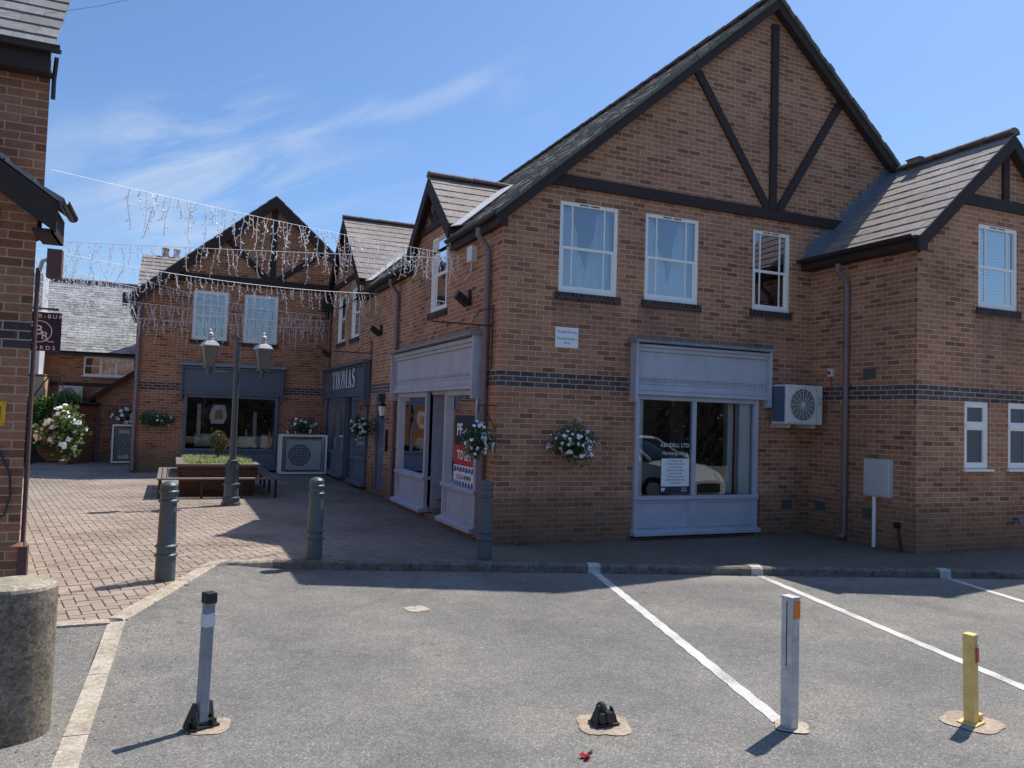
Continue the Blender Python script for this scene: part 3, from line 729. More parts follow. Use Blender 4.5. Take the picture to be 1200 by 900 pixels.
# painted bay lines + the dab of paint on the kerb
for i, (p, q, w, lb) in enumerate((((.66,-1.74), (-.57,-6.27), .10, 'first white bay line, ending at the grey steel post'),
                                 ((2.62,-2.40), (1.35,-7.7), .10, 'second white bay line, right of the grey steel post'),
                                 ((4.98,-3.18), (3.6,-7.9), .10, 'third white bay line at the right edge'))):
    mb = MB(); a = V((*p, 0)); c = V((*q, 0)); d = (c-a).normalized(); nn = V((-d.y, d.x, 0)); n = 60
    L_ = (c-a).length
    for k in range(n):
        s0, s1 = k/n, (k+1)/n
        w0 = w*.5*(1+.10*math.sin(k*1.7+i)); w1 = w*.5*(1+.10*math.sin((k+1)*1.7+i))
        P0 = a+d*L_*s0; P1 = a+d*L_*s1
        mb.face([(*(P0-nn*w0).xy,-.086), (*(P1-nn*w1).xy,-.086), (*(P1+nn*w1).xy,-.086), (*(P0+nn*w0).xy,-.086)])
    ln = tag(mb.build('bay_line', M['white_line']), lb, 'road marking', kind='structure')
    kx = p[0]; ky = -.44-.33422*(kx+3.02); kd = V((1,-.33,0)).normalized(); kn = V((.33,1,0)).normalized()
    mb = MB(); cpt = V((kx-.0, ky, 0)); h = .075
    o = cpt-kn*.068; 
    mb.face([o-kd*h+V((0,0,-.088)), o+kd*h+V((0,0,-.088)), o+kd*h+V((0,0,-.005)), o-kd*h+V((0,0,-.005))])
    s = cpt-kn*.044
    mb.face([o-kd*h+V((0,0,-.005)), o+kd*h+V((0,0,-.005)), s+kd*h+V((0,0,.0175)), s-kd*h+V((0,0,.0175))])
    t = cpt+kn*.066
    mb.face([s-kd*h+V((0,0,.0175)), s+kd*h+V((0,0,.0175)), t+kd*h+V((0,0,.0175)), t-kd*h+V((0,0,.0175))])
    tag(mb.build('kerb_paint', M['white_line']), 'white paint on the kerb stone at the head of a bay line', 'road marking', kind='structure')

# ================================================================== MAIN BUILDING
AX, AZ, SL = 4.78, 8.95, .865               # gable apex and slope
main = thing('brick_building', (0,0,0), 'large brick corner building with a timbered gable and grey blue shopfronts', 'building')
def rz(x): return AZ-SL*abs(x-AX)
fw = [(.90,1.90,3.66,5.02), (2.38,3.39,3.67,5.03), (4.47,5.26,3.69,5.03)]
shopF = (2.25,4.60,.02,2.75)
mb = MB()
wall(mb, FRONT, [(0,0),(9.75,0),(9.75,rz(9.75)-.05),(AX,AZ-.08),(0,rz(0)-.05)], fw+[shopF], reveal=.1)
# side wall with the two gabled dormers
sw = [(2.42,3.40,3.62,4.98), (9.25,10.28,3.70,5.03), (11.0,12.1,3.70,5.03)]
shopS = (.55,5.10,.02,2.75); shopT = (7.85,13.0,.02,2.6); doorS = (6.35,7.18,.02,2.28)
wall(mb, SIDE, [(0,0),(13.19,0),(13.19,4.72),(0,4.72)], [(h[0],h[1],h[2],min(h[3],4.72)) for h in sw]+[shopS, shopT, doorS], reveal=.12)
D1 = (3.22, 1.12, 6.08, .90); D2 = (11.1, 2.2, 7.08, .86)
for (yc, hw, za, s), ws in ((D1, sw[:1]), (D2, sw[1:])):
    wall(mb, SIDE, [(yc-hw,4.72),(yc+hw,4.72),(yc+hw,za-s*hw),(yc,za-.06),(yc-hw,za-s*hw)] if za-s*hw > 4.73 else [(yc-hw,4.72),(yc+hw,4.72),(yc,za-.06)],
         [(h[0],h[1],4.72,h[3]) for h in ws], reveal=.12)
    if za-s*hw > 4.73:
        for y in (yc-hw, yc+hw): mb.face([(0,y,4.5),(1.5,y,4.5),(1.5,y,za-s*hw),(0,y,za-s*hw)])
# wing walls
wgw = [(7.03,7.95,3.70,5.0)]; wgl = [(6.74,7.29,1.23,2.25), (7.73,8.28,1.23,2.26)]
WR = lambda x: 6.42-.90*abs(x-7.62)
mb2 = MB()
wall(mb2, WINGF, [(5.73,0),(9.5,0),(9.5,WR(9.5)-.05),(7.62,6.34),(5.73,WR(5.73)-.05)], wgw+wgl, reveal=.1)
wall(mb2, WINGS, [(-2.1,0),(0,0),(0,4.75),(-2.1,4.75)], [])
mb2.face([(9.5,-2.1,0),(9.5,0,0),(9.5,0,4.7),(9.5,-2.1,4.7)])
wmain = mb.build('wall', M['brick'], main)
wwing = mb2.build('wall', M['brick'], main); wwing['label'] = 'brick walls of the lower wing at the right'
mb = MB(); mb.face([(9.75,0,0),(9.75,14,0),(9.75,14,5),(9.75,0,5)]); mb.face([(0,13.19,0),(0,20,0),(0,20,4.9),(0,13.19,4.9)]); mb.face([(0,20,0),(9.75,20,0),(9.75,20,5),(AX,20,8.8),(0,20,4.9)])
mb.build('rear_wall', M['brick'], main)
# plinths
def plinth(P, u0, u1, top=.66, t=.022):
    mb = MB(); mb.hexa([P(u0,0,0.001),P(u1,0,0.001),P(u1,0,t),P(u0,0,t),P(u0,top+.03,0.001),P(u1,top+.03,0.001),P(u1,top,t),P(u0,top,t)]); mb.build('plinth', M['brick_plinth'], main)
plinth(FRONT, -.022, 2.16); plinth(FRONT, 4.68, 5.72)
for a, c in ((.0005,.46), (5.20,6.28), (7.26,7.78)): plinth(SIDE, a, c)
plinth(WINGF, 5.708, 9.5); plinth(WINGS, -2.0995, -.024)
# air bricks
for P, u, v in ((WINGS,-.3,.42),(WINGS,-1.28,.42),(WINGS,-1.26,2.58),(FRONT,5.25,.42)):
    mb = MB(); mb.mbox(P, u-.11, u+.11, v-.01, v+.145, .003, .028)
    for k in range(3): mb.mbox(P, u-.1, u+.1, v+.05*k, v+.05*k+.03, .029, .034)
    mb.build('air_vent', M['grille'], main)
# roof
mb = MB()
ex = -.13
def mslope(y0, y1, x0, seed): tile_slope(mb, (x0,y1,rz(x0)+.02), (x0,y0,rz(x0)+.02), (AX,y0,AZ+.02), (AX,y1,AZ+.02), .30, .30, .024, .009, seed)
mslope(-.16, D1[0]-D1[1]-.02, ex, 1); mslope(D1[0]-D1[1]-.02, D1[0]+D1[1]+.02, .12, 2); mslope(D1[0]+D1[1]+.02, D2[0]-D2[1], ex, 3)
mslope(D2[0]-D2[1], 13.3, .12, 4); mslope(13.3, 20, .12, 5)
tile_slope(mb, (10.05,-.16,rz(10.05)+.02), (10.05,20,rz(10.05)+.02), (AX,20,AZ+.02), (AX,-.16,AZ+.02), .30, .30, .024, .008, 6)
roof = mb.build('roof', M['tile'], main); roof['label'] = 'mossy grey tiled roof over the big gable'
mb = MB(); ridge_tiles(mb, (AX,-.17,AZ+.06), (AX,20,AZ+.06), .12, 2); mb.build('ridge_tiles', M['ridge'], roof)
mb = MB()       # rough mortar / moss along the verge
vr = random.Random(5)
for sgn in (-1, 1):
    n = 46
    for i in range(n):
        t0 = i/n; t1 = (i+1)/n; X0 = AX+sgn*(4.95 if sgn < 0 else 5.11)*t0; X1 = AX+sgn*(4.95 if sgn < 0 else 5.11)*t1
        h0 = vr.uniform(.03,.055); y0 = -.20+vr.uniform(-.012,.012)
        mb.hexa([(X0,y0,rz(X0)-.03),(X1,y0,rz(X1)-.03),(X1,-.10,rz(X1)-.03),(X0,-.10,rz(X0)-.03),(X0,y0,rz(X0)+h0),(X1,y0,rz(X1)+h0),(X1,-.1,rz(X1)+.04),(X0,-.1,rz(X0)+.04)])
mb.build('verge', M['moss'], roof)
# barge boards and timbers on the big gable
def rake(mb, y, ax, az, s, sgn, x1, w=.26, t=.04, off=0.0):
    a = (ax, y, az-off); c = (ax+sgn*x1, y, az-off-s*x1); d = V(c)-V(a); nn = V((-d.z,0,d.x)).normalized()
    if nn.z > 0: nn = -nn
    aa = V(a); cc = V(c); e = nn*w
    # mitre at apex: plumb cut
    k = w/ math.cos(math.atan(s))
    mb.hexa([(ax,y,az-off),(cc.x,y,cc.z),(cc.x,y+t,cc.z),(ax,y+t,az-off),(ax,y,az-off-k),(cc.x,y,cc.z-k),(cc.x,y+t,cc.z-k),(ax,y+t,az-off-k)])
mb = MB(); rake(mb, -.17, AX, AZ-.015, SL, -1, 4.93, .145); rake(mb, -.17, AX, AZ-.015, SL, 1, 5.15, .145)
mb.build('bargeboard', M['timber'], main, recalc=True)
mb = MB(); rake(mb, -.128, AX, AZ-.05, SL, -1, 4.90, .08, .127); rake(mb, -.128, AX, AZ-.05, SL, 1, 5.1, .08, .127); mb.build('soffit', M['soffit'], main, recalc=True)
def timber(P, a, c, w, t=.035, parent=main, base=.002):
    mb = MB(); A_ = V(P(*a, base)); C_ = V(P(*c, base)); out = V(P(0,0,1))-V(P(0,0,0)); wd = (C_-A_).cross(out)
    mb.beam(A_, C_, wd, w, out, t); return mb.build('timber_beam', M['timber'], parent)
timber(FRONT, (.72,5.31), (6.62,5.31), .17, .045)
timber(FRONT, (4.85,5.40), (4.85,8.55), .14, .038)
timber(FRONT, (4.74,5.40), (3.28,7.42), .14, .041)
timber(FRONT, (4.98,5.40), (6.30,7.45), .14, .041)
# windows
sash_window(FRONT, *fw[0], main, curtain=('drape','curtain'), label='window with pale blue drapes, left of three under the big gable')
sash_window(FRONT, *fw[1], main, curtain=('drape','curtain'))
sash_window(FRONT, *fw[2], main, curtain=('side','blind'), label='narrow sash window with a dark room behind')
sash_window(SIDE, *sw[0], main, curtain=('side','net'))
sash_window(SIDE, *sw[1], main, curtain=('net','net')); sash_window(SIDE, *sw[2], main, curtain=('net','net'))
sash_window(WINGF, *wgw[0], main, curtain=('blind','blind'))
for h in wgl: sash_window(WINGF, *h, main, glass='frosted', style='casement', sill='white')
# dormers
def dormer(yc, hw, za, s, tmat='tile_wing', xo=-.16, parent=main, post=True):
    mb = MB(); ov = .13; ze = za-s*(hw+ov); xe = AX-(AZ-za)/SL+.1; xlow = AX-(AZ-ze)/SL+.3
    for sgn, sd in ((-1, 11), (1, 12)):
        y1 = yc+sgn*(hw+ov)
        tile_slope(mb, (xo,y1,ze), (xe+.4,y1,ze), (xe+.4,yc,za), (xo,yc,za), .30, .25, .017, .004, sd+int(yc))
    r = mb.build('dormer_roof', M[tmat], parent)
    mb = MB(); ridge_tiles(mb, (xo-.01,yc,za+.05), (xe,yc,za+.05), .10, 4); mb.build('ridge_tiles', M['ridge'], r)
    mb = MB()
    for sgn in (-1, 1):
        y1 = yc+sgn*(hw+ov); k = .20/math.cos(math.atan(s)); x0, x1 = xo-.01, xo+.03; zt = za-.02
        mb.hexa([(x0,yc,zt),(x0,y1,zt-s*(hw+ov)),(x1,y1,zt-s*(hw+ov)),(x1,yc,zt),(x0,yc,zt-k),(x0,y1,zt-s*(hw+ov)-k),(x1,y1,zt-s*(hw+ov)-k),(x1,yc,zt-k)])
        mb.hexa([(x1,yc,zt-.08),(x1,y1,zt-.08-s*(hw+ov)),(-.002,y1,zt-.08-s*(hw+ov)),(-.002,yc,zt-.08),(x1,yc,zt-.15),(x1,y1,zt-.15-s*(hw+ov)),(-.002,y1,zt-.15-s*(hw+ov)),(-.002,yc,zt-.15)])
    mb.build('bargeboard', M['timber'], r, recalc=True)
    # pale valley lining on the near side
    mb = MB(); y_e = yc-(hw+ov); x_e = AX-(AZ-ze)/SL
    A0 = V((x_e-.22, y_e-.10, ze-.10)); A1 = V((xe-.15, yc-.04, za-.01)); ax_ = (A1-A0).normalized()
    up = V((-.45,-.30,.85)); up = (up-ax_*up.dot(ax_)).normalized(); wd = ax_.cross(up)
    mb.beam(A0+up*.055, A1+up*.055, wd, .19, up, .012)
    mb.build('valley_lining', M['lead_white'], r)
    return r
dormer(*D1); dormer(*D2)
timber(SIDE, (D1[0],5.25), (D1[0],5.95), .12); timber(SIDE, (D1[0]-.85,5.20), (D1[0]+.85,5.20), .12, .045)
timber(SIDE, (D1[0]-.1,5.28), (D1[0]-.42,5.62), .09, .04); timber(SIDE, (D1[0]+.1,5.28), (D1[0]+.42,5.62), .09, .04)
timber(SIDE, (D2[0],5.4), (D2[0],6.9), .13); timber(SIDE, (D2[0]-1.8,5.33), (D2[0]+1.75,5.33), .15, .045)
# eaves: fascia, soffit, gutter along the side wall
for y0, y1 in ((-.13, D1[0]-D1[1]-.10), (D1[0]+D1[1]+.14, D2[0]-D2[1]-.14)):
    mb = MB(); mb.box(-.115, -.09, y0, y1, 4.50, 4.675); mb.box(-.089, -.002, y0, y1, 4.52, 4.55)
    if y0 < 0: mb.box(-.125, -.001, -.166, -.131, 4.48, 4.70)
    mb.build('fascia_board', M['timber'], main)
    mg = MB(); gutter(mg, (-.175,y0-.04,4.665), (-.175,y1,4.665), .055); mg.build('gutter', M['gutter'], main)
# wing roof
mb = MB()
tile_slope(mb, (5.55,.0,WR(5.55)+.02), (5.55,-2.26,WR(5.55)+.02), (7.62,-2.26,6.44), (7.62,.0,6.44), .30, .25, .017, .004, 21)
tile_slope(mb, (9.68,-2.26,WR(9.68)+.02), (9.68,.0,WR(9.68)+.02), (7.62,.0,6.44), (7.62,-2.26,6.44), .30, .25, .017, .004, 22)
wr = mb.build('roof', M['tile_wing'], main); wr['label'] = 'brown ribbed tile roof over the right wing'
mb = MB(); ridge_tiles(mb, (7.62,-2.27,6.48), (7.62,-.01,6.48), .11, 6); mb.build('ridge_tiles', M['ridge'], wr)
mb = MB(); mb.box(7.45,7.56,-.70,-.45,6.44,6.51); mb.box(7.43,7.58,-.72,-.43,6.51,6.525); mb.build('roof_vent', M['tile'], wr)
mb = MB()
rake(mb, -2.27, 7.62, 6.42, .90, -1, 2.06, .165); rake(mb, -2.27, 7.62, 6.42, .90, 1, 2.09, .165)
mb.build('bargeboard', M['timber'], main, recalc=True)
mb = MB(); rake(mb, -2.228, 7.62, 6.40, .90, -1, 2.0, .12, .127); rake(mb, -2.228, 7.62, 6.40, .90, 1, 2.0, .12, .127); mb.build('soffit', M['soffit'], main, recalc=True)
timber(WINGF, (6.50,5.33), (8.74,5.33), .17, .045); timber(WINGF, (7.62,5.42), (7.62,6.12), .14, .038)
mb = MB(); mb.box(5.50,5.525,-2.22,-.003,4.44,4.60); mb.box(5.524,5.728,-2.20,-.003,4.44,4.46); mb.box(5.53,5.728,-2.265,-2.225,4.40,4.60); mb.build('fascia_board', M['timber'], main)
mb = MB(); gutter(mb, (5.435,-2.27,4.60), (5.435,-.01,4.60)); mb.build('gutter', M['gutter'], main)
# lead flashing where the wing roof meets the gable wall (stepped)
mb = MB()
n = 13
for i in range(n):
    x0 = 5.60+i*(2.02/n); x1 = x0+2.02/n
    zr = WR((x0+x1)/2)+.02
    mb.box(x0, x1+.01, -.014-.001*i, -.003, WR(x0)-.02, WR(x1)+.16)
mb.hexa([(5.52,-.30,WR(5.52)+.035),(7.60,-.30,WR(7.60)+.035),(7.60,-.016,WR(7.60)+.055),(5.52,-.016,WR(5.52)+.055),
         (5.52,-.30,WR(5.52)+.053),(7.60,-.30,WR(7.60)+.053),(7.60,-.016,WR(7.60)+.095),(5.52,-.016,WR(5.52)+.095)])
mb.build('lead_flashing', M['lead'], wr)
# downpipes
downpipe(SIDE, .40, 0, 4.18, main, swan=.16); downpipe(SIDE, 5.42, 0, 4.18, main, swan=.16, mat='pipe'); downpipe(SIDE, 13.0, 0, 4.9, main, r=.04)
dp = downpipe(WINGS, -.84, 0, 4.05, main, swan=.20)
# brackets for hanging signs
def sign_bracket(y, zt, L):
    mb = MB(); mb.tube([(-.03,y,zt-.62), (-.03,y,zt+.30)], .012, 6); mb.tube([(-.03,y,zt), (-L,y,zt)], .011, 6)
    pts = [(-.03,y,zt+.25)]+[(-.03-.30*math.sin(t),y,zt+.25-.22*(1-math.cos(t))) for t in (.4,.8,1.2,1.57)]
    mb.tube(pts, .008, 6); mb.tube([(-.05,y-.10,zt+.02), (-.05,y+.10,zt+.02)], .009, 6)
    for k in (.2, .7): mb.tube([(-L*k-.05,y,zt), (-L*k-.05,y,zt-.07)], .008, 6)
    mb.build('sign_bracket', M['black_iron'], main)
sign_bracket(.22, 3.10, .95); sign_bracket(7.72, 3.17, .9)
for y, z in ((1.25,3.62), (6.9,3.62), (13.0,3.5)):
    mb = MB(); mb.box(-.04,-.002,y-.03,y+.03,z-.10,z+.14); mb.hexa([(-.07,y-.08,z-.13),(-.04,y-.08,z-.02),(-.04,y+.08,z-.02),(-.07,y+.08,z-.13),(-.26,y-.08,z+.02),(-.22,y-.08,z+.11),(-.22,y+.08,z+.11),(-.26,y+.08,z+.02)])
    mb.build('floodlight', M['black'], main, recalc=True)
mb = MB(); mb.box(-.10,-.002,1.0,1.22,4.18,4.42); mb.tube([(-.03,1.15,4.2),(-.04,1.2,4.0),(-.03,1.5,3.95)], .01, 6); mb.build('junction_box', M['ac'], main, bevel=.01)
mb = MB(); mb.box(5.66,5.728,-.55,-.45,2.62,2.75); mb.build('alarm_box', M['ac'], main, bevel=.01)
mb = MB(); mb.box(5.648,5.662,-.53,-.47,2.66,2.71); mb.tube([(5.70,-.5,2.62),(5.70,-.5,2.3),(5.71,-.3,2.05)], .006, 5); mb.build('alarm_lamp', M['red'], main)
# ---- meter box and small pipes on the wing side wall
mb = MB(); mb.mbox(WINGS,-1.72,-1.24,.76,1.33,.002,.10); ob = mb.build('meter_box', M['meter'], main, bevel=.012)
mb = MB(); mb.mbox(WINGS,-1.70,-1.26,.79,1.30,.102,.112); mb.mbox(WINGS,-1.30,-1.27,1.0,1.06,.113,.120); mb.build('meter_door', M['meter'], ob, bevel=.004)
mb = MB(); mb.tube([(5.67,-1.42,0),(5.67,-1.42,.76)], .03, 10); mb.build('meter_conduit', M['upvc'], ob, smooth=True)
mb = MB(); mb.tube([(5.66,-1.92,.0),(5.67,-1.86,.2),(5.68,-1.84,.34),(5.70,-1.83,.38)], .018, 8); mb.tube([(5.71,-1.83,.38),(5.64,-1.83,.38)], .045, 10); mb.build('outlet_pipe', M['black'], main)
mb = MB(); mb.tube([(7.85,-2.13,.46),(7.85,-2.20,.46),(7.85,-2.22,.38)], .022, 8); mb.build('garden_tap', M['sign_blue'], main)

# ---- shopfront on the gable wall
def profile_strip(mb, P, u0, u1, prof):     # stacked mouldings (v0,v1,d)
    for v0, v1, d in prof: mb.mbox(P, u0, u1, v0, v1, .002, d)
def dentils(P, u0, u1, v, d, parent, mat, n=44):
    mb = MB(); w = (u1-u0)/n
    for i in range(n): mb.mbox(P, u0+i*w, u0+i*w+w*.55, v-.035, v, d, d+.022)
    return mb.build('dentil_moulding', M[mat], parent)
sf = MB(); u0, u1 = 2.20, 4.72
profile_strip(sf, FRONT, u0, u1, [(2.20,2.26,.13), (2.262,2.36,.10), (2.362,2.86,.085), (2.862,2.92,.12), (2.922,2.97,.15)])
for e in (u0-.04, u1): sf.mbox(FRONT, e, e+.05, 2.08, 3.0, .002, .175)
front_shop = sf.build('shopfront', M['paint'], main, origin=(3.4,0,0), bevel=.006); front_shop['label'] = 'grey blue shopfront with a big two light window, facing the car park'
mb = MB(); mb.hexa([FRONT(u0-.08,2.99,.002),FRONT(u1+.09,2.99,.002),FRONT(u1+.09,2.99,.235),FRONT(u0-.08,2.99,.235),FRONT(u0-.08,3.07,.002),FRONT(u1+.09,3.07,.002),FRONT(u1+.09,3.025,.235),FRONT(u0-.08,3.025,.235)])
mb.build('fascia_top', M['paint_top'], front_shop)
dentils(FRONT, u0+.03, u1-.03, 2.44, .087, front_shop, 'paint')
mb = MB(); mb.mbox(FRONT,u0+.02,u1-.02,2.452,2.47,.087,.10)
# frame
a, c = 2.25, 4.60
mb.mbox(FRONT,a,a+.07,.13,2.198,-.05,.06); mb.mbox(FRONT,c-.07,c,.13,2.198,-.05,.06); mb.mbox(FRONT,a+.07,c-.07,2.13,2.198,-.05,.05)
mb.mbox(FRONT,3.345-.035,3.345+.035,.66,2.13,-.045,.045)
mb.mbox(FRONT,a-.01,c+.01,.60,.66,-.05,.085)                    # sill
mb.mbox(FRONT,a+.07,c-.07,.13,.60,-.05,.03)                     # stallriser backing
for p, q in ((a+.07,3.31), (3.38,c-.07)):                       # raised frames round two panels
    mb.mbox(FRONT,p,q,.55,.60,.031,.048); mb.mbox(FRONT,p,q,.17,.23,.031,.048); mb.mbox(FRONT,p,p+.05,.23,.55,.031,.048); mb.mbox(FRONT,q-.05,q,.23,.55,.031,.048)
mb.mbox(FRONT,3.31,3.38,.13,.60,.031,.058)
mb.hexa([FRONT(a-.02,.06,-.02),FRONT(c+.02,.06,-.02),FRONT(c+.02,.06,.13),FRONT(a-.02,.06,.13),FRONT(a-.02,.17,-.02),FRONT(c+.02,.17,-.02),FRONT(c+.02,.12,.13),FRONT(a-.02,.12,.13)])
mb.mbox(FRONT,a,c,2.198,2.75,-.1,.001)
mb.build('window_frame', M['paint'], front_shop, bevel=.006)
mb = MB(); mb.face([FRONT(a+.03,.64,0),FRONT(c-.03,.64,0),FRONT(c-.03,2.15,0),FRONT(a+.03,2.15,0)]); mb.build('pane', M['glass'], front_shop)
mb = MB(); D = -2.6; y0, y1 = .3, 2.5
for q in (((a-.4,y0),(c+.4,y0)), ((c+.4,y0),(c+.4,y1)), ((c+.4,y1),(a-.4,y1)), ((a-.4,y1),(a-.4,y0))):
    mb.face([FRONT(*q[0],-.12),FRONT(*q[1],-.12),FRONT(*q[1],D),FRONT(*q[0],D)])
mb.face([FRONT(a-.4,y0,D),FRONT(c+.4,y0,D),FRONT(c+.4,y1,D),FRONT(a-.4,y1,D)]); mb.build('room', M['room'], front_shop)
mb = MB(); mb.mbox(FRONT,a+.07,a+.20,.66,2.13,-.14,-.06); mb.mbox(FRONT,c-.30,c-.07,.66,2.13,-.16,-.06); mb.mbox(FRONT,c-.42,c-.31,.66,2.13,-.30,-.2); mb.build('window_reveal', M['room_pale'], front_shop)
mb = MB(); mb.mbox(FRONT,3.75,4.05,.4,2.2,-1.3,-1.2); mb.build('display_screen', M['frosted'], front_shop)

# notice in the window
nt_ = thing('window_notice', (3.05,0.02,.70), 'white typed notice on a navy board behind the car park shop window', 'notice')
mb = MB(); mb.mbox(FRONT,2.74,3.29,.69,.797,.004,.008); mb.build('backing_board', M['sign_navy'], nt_)
mb = MB(); mb.mbox(FRONT,2.76,3.28,.80,1.23,.0085,.010); mb.build('paper', M['sign_white'], nt_)
lettering(FRONT, 'KENDELL LTD', 3.01, 1.41, .085, .009, 'text_white', nt_); lettering(FRONT, 'Marketing Office', 3.01, 1.29, .07, .009, 'text_white', nt_)
for i, s in enumerate(('Marketing Suite', 'Marketing Enquiries', 'to be directed', 'please phone office', 'number on call', 'Thank you for your', 'patience and we will', 'be in touch')):
    lettering(FRONT, s, 3.02, 1.185-i*.049, .041, .0115, 'ink', nt_)
lettering(FRONT, 'PF', 2.80, .722, .075, .0095, 'text_white', nt_, bold=.003); lettering(FRONT, '01536\n484848', 3.19, .755, .036, .0095, 'text_white', nt_)

# ---- shopfront on the side wall (two bays around a recessed door)
sf = MB(); u0, u1 = .60, 5.18
profile_strip(sf, SIDE, u0, u1, [(2.20,2.26,.15), (2.262,2.36,.11), (2.362,2.84,.09), (2.842,2.90,.13), (2.902,2.97,.17)])
for e in (u0-.06, u1): sf.mbox(SIDE, e, e+.06, 2.05, 3.0, .002, .20)
side_shop = sf.build('shopfront', M['paint'], main, origin=(0,2.9,0), bevel=.006); side_shop['label'] = 'pale grey blue shopfront with a recessed entrance, on the courtyard side'
mb = MB(); mb.hexa([SIDE(u0-.1,2.99,.002),SIDE(u1+.1,2.99,.002),SIDE(u1+.1,2.99,.27),SIDE(u0-.1,2.99,.27),SIDE(u0-.1,3.07,.002),SIDE(u1+.1,3.07,.002),SIDE(u1+.1,3.025,.27),SIDE(u0-.1,3.025,.27)]); mb.build('fascia_top', M['paint_top'], side_shop)
dentils(SIDE, u0+.03, u1-.03, 2.45, .092, side_shop, 'paint', 70)
def bay(P, a, c, parent, mat='paint', top=2.198, sillz=.70, d=.07, mull=()):
    mb = MB()
    mb.mbox(P,a,a+.09,.13,top,-.06,d); mb.mbox(P,c-.09,c,.13,top,-.06,d); mb.mbox(P,a+.09,c-.09,top-.08,top,-.06,d-.01)
    for m in mull: mb.mbox(P,m-.03,m+.03,sillz,top-.08,-.05,d-.015)
    mb.mbox(P,a-.01,c+.01,sillz-.06,sillz,-.06,d+.03); mb.mbox(P,a+.09,c-.09,.13,sillz-.06,-.06,d-.035)
    p, q = a+.09, c-.09
    mb.mbox(P,p,q,sillz-.11,sillz-.06,d-.034,d-.015); mb.mbox(P,p,q,.17,.24,d-.034,d-.015); mb.mbox(P,p,p+.05,.24,sillz-.11,d-.034,d-.015); mb.mbox(P,q-.05,q,.24,sillz-.11,d-.034,d-.015)
    mb.hexa([P(a-.03,.07,-.02),P(c+.03,.07,-.02),P(c+.03,.07,d+.09),P(a-.03,.07,d+.09),P(a-.03,.19,-.02),P(c+.03,.19,-.02),P(c+.03,.13,d+.09),P(a-.03,.13,d+.09)])
    o = mb.build('window_frame', M[mat], parent, bevel=.006)
    mb = MB(); mb.face([P(a+.05,sillz-.02,0),P(c-.05,sillz-.02,0),P(c-.05,top-.04,0),P(a+.05,top-.04,0)]); mb.build('pane', M['glass'], parent)
    return o
bay(SIDE, 3.15, 5.08, side_shop); bay(SIDE, .62, 2.15, side_shop)
mb = MB()       # white inner linings
mb.mbox(SIDE,4.78,4.98,.70,2.11,-.10,-.02); mb.mbox(SIDE,1.92,2.05,.70,2.11,-.10,-.02); mb.mbox(SIDE,.71,.86,.70,2.11,-.10,-.02); mb.build('window_reveal', M['room_pale'], side_shop)
mb = MB()       # recess: cheeks, back wall, door, ceiling
mb.box(0,.95,2.09,2.15,.06,2.2); mb.box(0,.95,3.15,3.21,.06,2.2); mb.box(.95,1.0,2.09,3.21,.06,2.2); mb.box(.02,.95,2.15,3.15,2.15,2.2)
mb.box(0.06,.9,3.10,3.149,.13,.60)
mb.build('door_recess', M['paint'], side_shop)
mb = MB(); mb.box(.90,.945,2.25,3.05,.06,2.08); mb.build('entrance_door', M['slate_paint'], side_shop, bevel=.006)
mb = MB(); mb.face([(.895,2.38,.7),(.895,2.92,.7),(.895,2.92,1.95),(.895,2.38,1.95)]); mb.build('door_glass', M['car_glass'], side_shop)
mb = MB(); mb.box(-.05,.95,2.15,3.15,.0,.06); mb.box(-.1,.1,.55,2.15,.0,.075); mb.box(-.1,.1,3.15,5.15,.0,.075); mb.build('step', M['brick_plinth'], side_shop)
mb = MB()
for q in (((.5,.3),(5.2,.3)), ((5.2,.3),(5.2,2.4)), ((5.2,2.4),(.5,2.4)), ((.5,2.4),(.5,.3))):
    mb.face([SIDE(*q[0],-.14),SIDE(*q[1],-.14),SIDE(*q[1],-3),SIDE(*q[0],-3)])
mb.face([SIDE(.5,.3,-3),SIDE(5.2,.3,-3),SIDE(5.2,2.4,-3),SIDE(.5,2.4,-3)]); mb.build('room', M['room'], side_shop)
mb = MB(); mb.mbox(SIDE,.57,5.12,2.198,2.75,-.12,.001); mb.build('fascia_back', M['paint'], side_shop)
# notice sheet in left bay
pp = thing('window_poster', (.03,3.5,1.2), 'white paper notice in the left bay of the courtyard shopfront', 'poster')
mb = MB(); mb.mbox(SIDE,3.28,3.72,1.20,1.78,-.03,-.02); mb.build('paper', M['sign_white'], pp)
for i in range(6): lettering(SIDE, ('KENDELL', 'Marketing', 'please call', 'at the office', 'next door', 'Thank you')[i], 3.5, 1.68-.08*i, .06, -.017, 'ink', pp, flip=True)
# TO LET board in the right bay
tl = thing('to_let_board', (-.0,1.1,.66), 'navy, red and white TO LET agent board in the window by the corner', 'sign')
mb = MB(); mb.mbox(SIDE,.76,1.72,1.34,1.80,.012,.022); mb.build('navy_panel', M['sign_navy'], tl)
mb = MB(); mb.mbox(SIDE,.76,1.72,1.02,1.338,.012,.022); mb.build('red_panel', M['sign_red'], tl)
mb = MB(); mb.mbox(SIDE,.76,1.72,.62,1.018,.012,.022); mb.build('white_panel', M['sign_white'], tl)
lettering(SIDE, 'PF', 1.48, 1.49, .26, .026, 'text_white', tl, flip=True, bold=.008); lettering(SIDE, 'Naylor', 1.02, 1.5, .14, .026, 'text_white', tl, flip=True)
lettering(SIDE, 'TO LET', 1.24, 1.11, .2, .026, 'text_white', tl, flip=True, bold=.006)
lettering(SIDE, '01536 484848', 1.24, .80, .11, .026, 'sign_navy', tl, flip=True)
mb = MB()
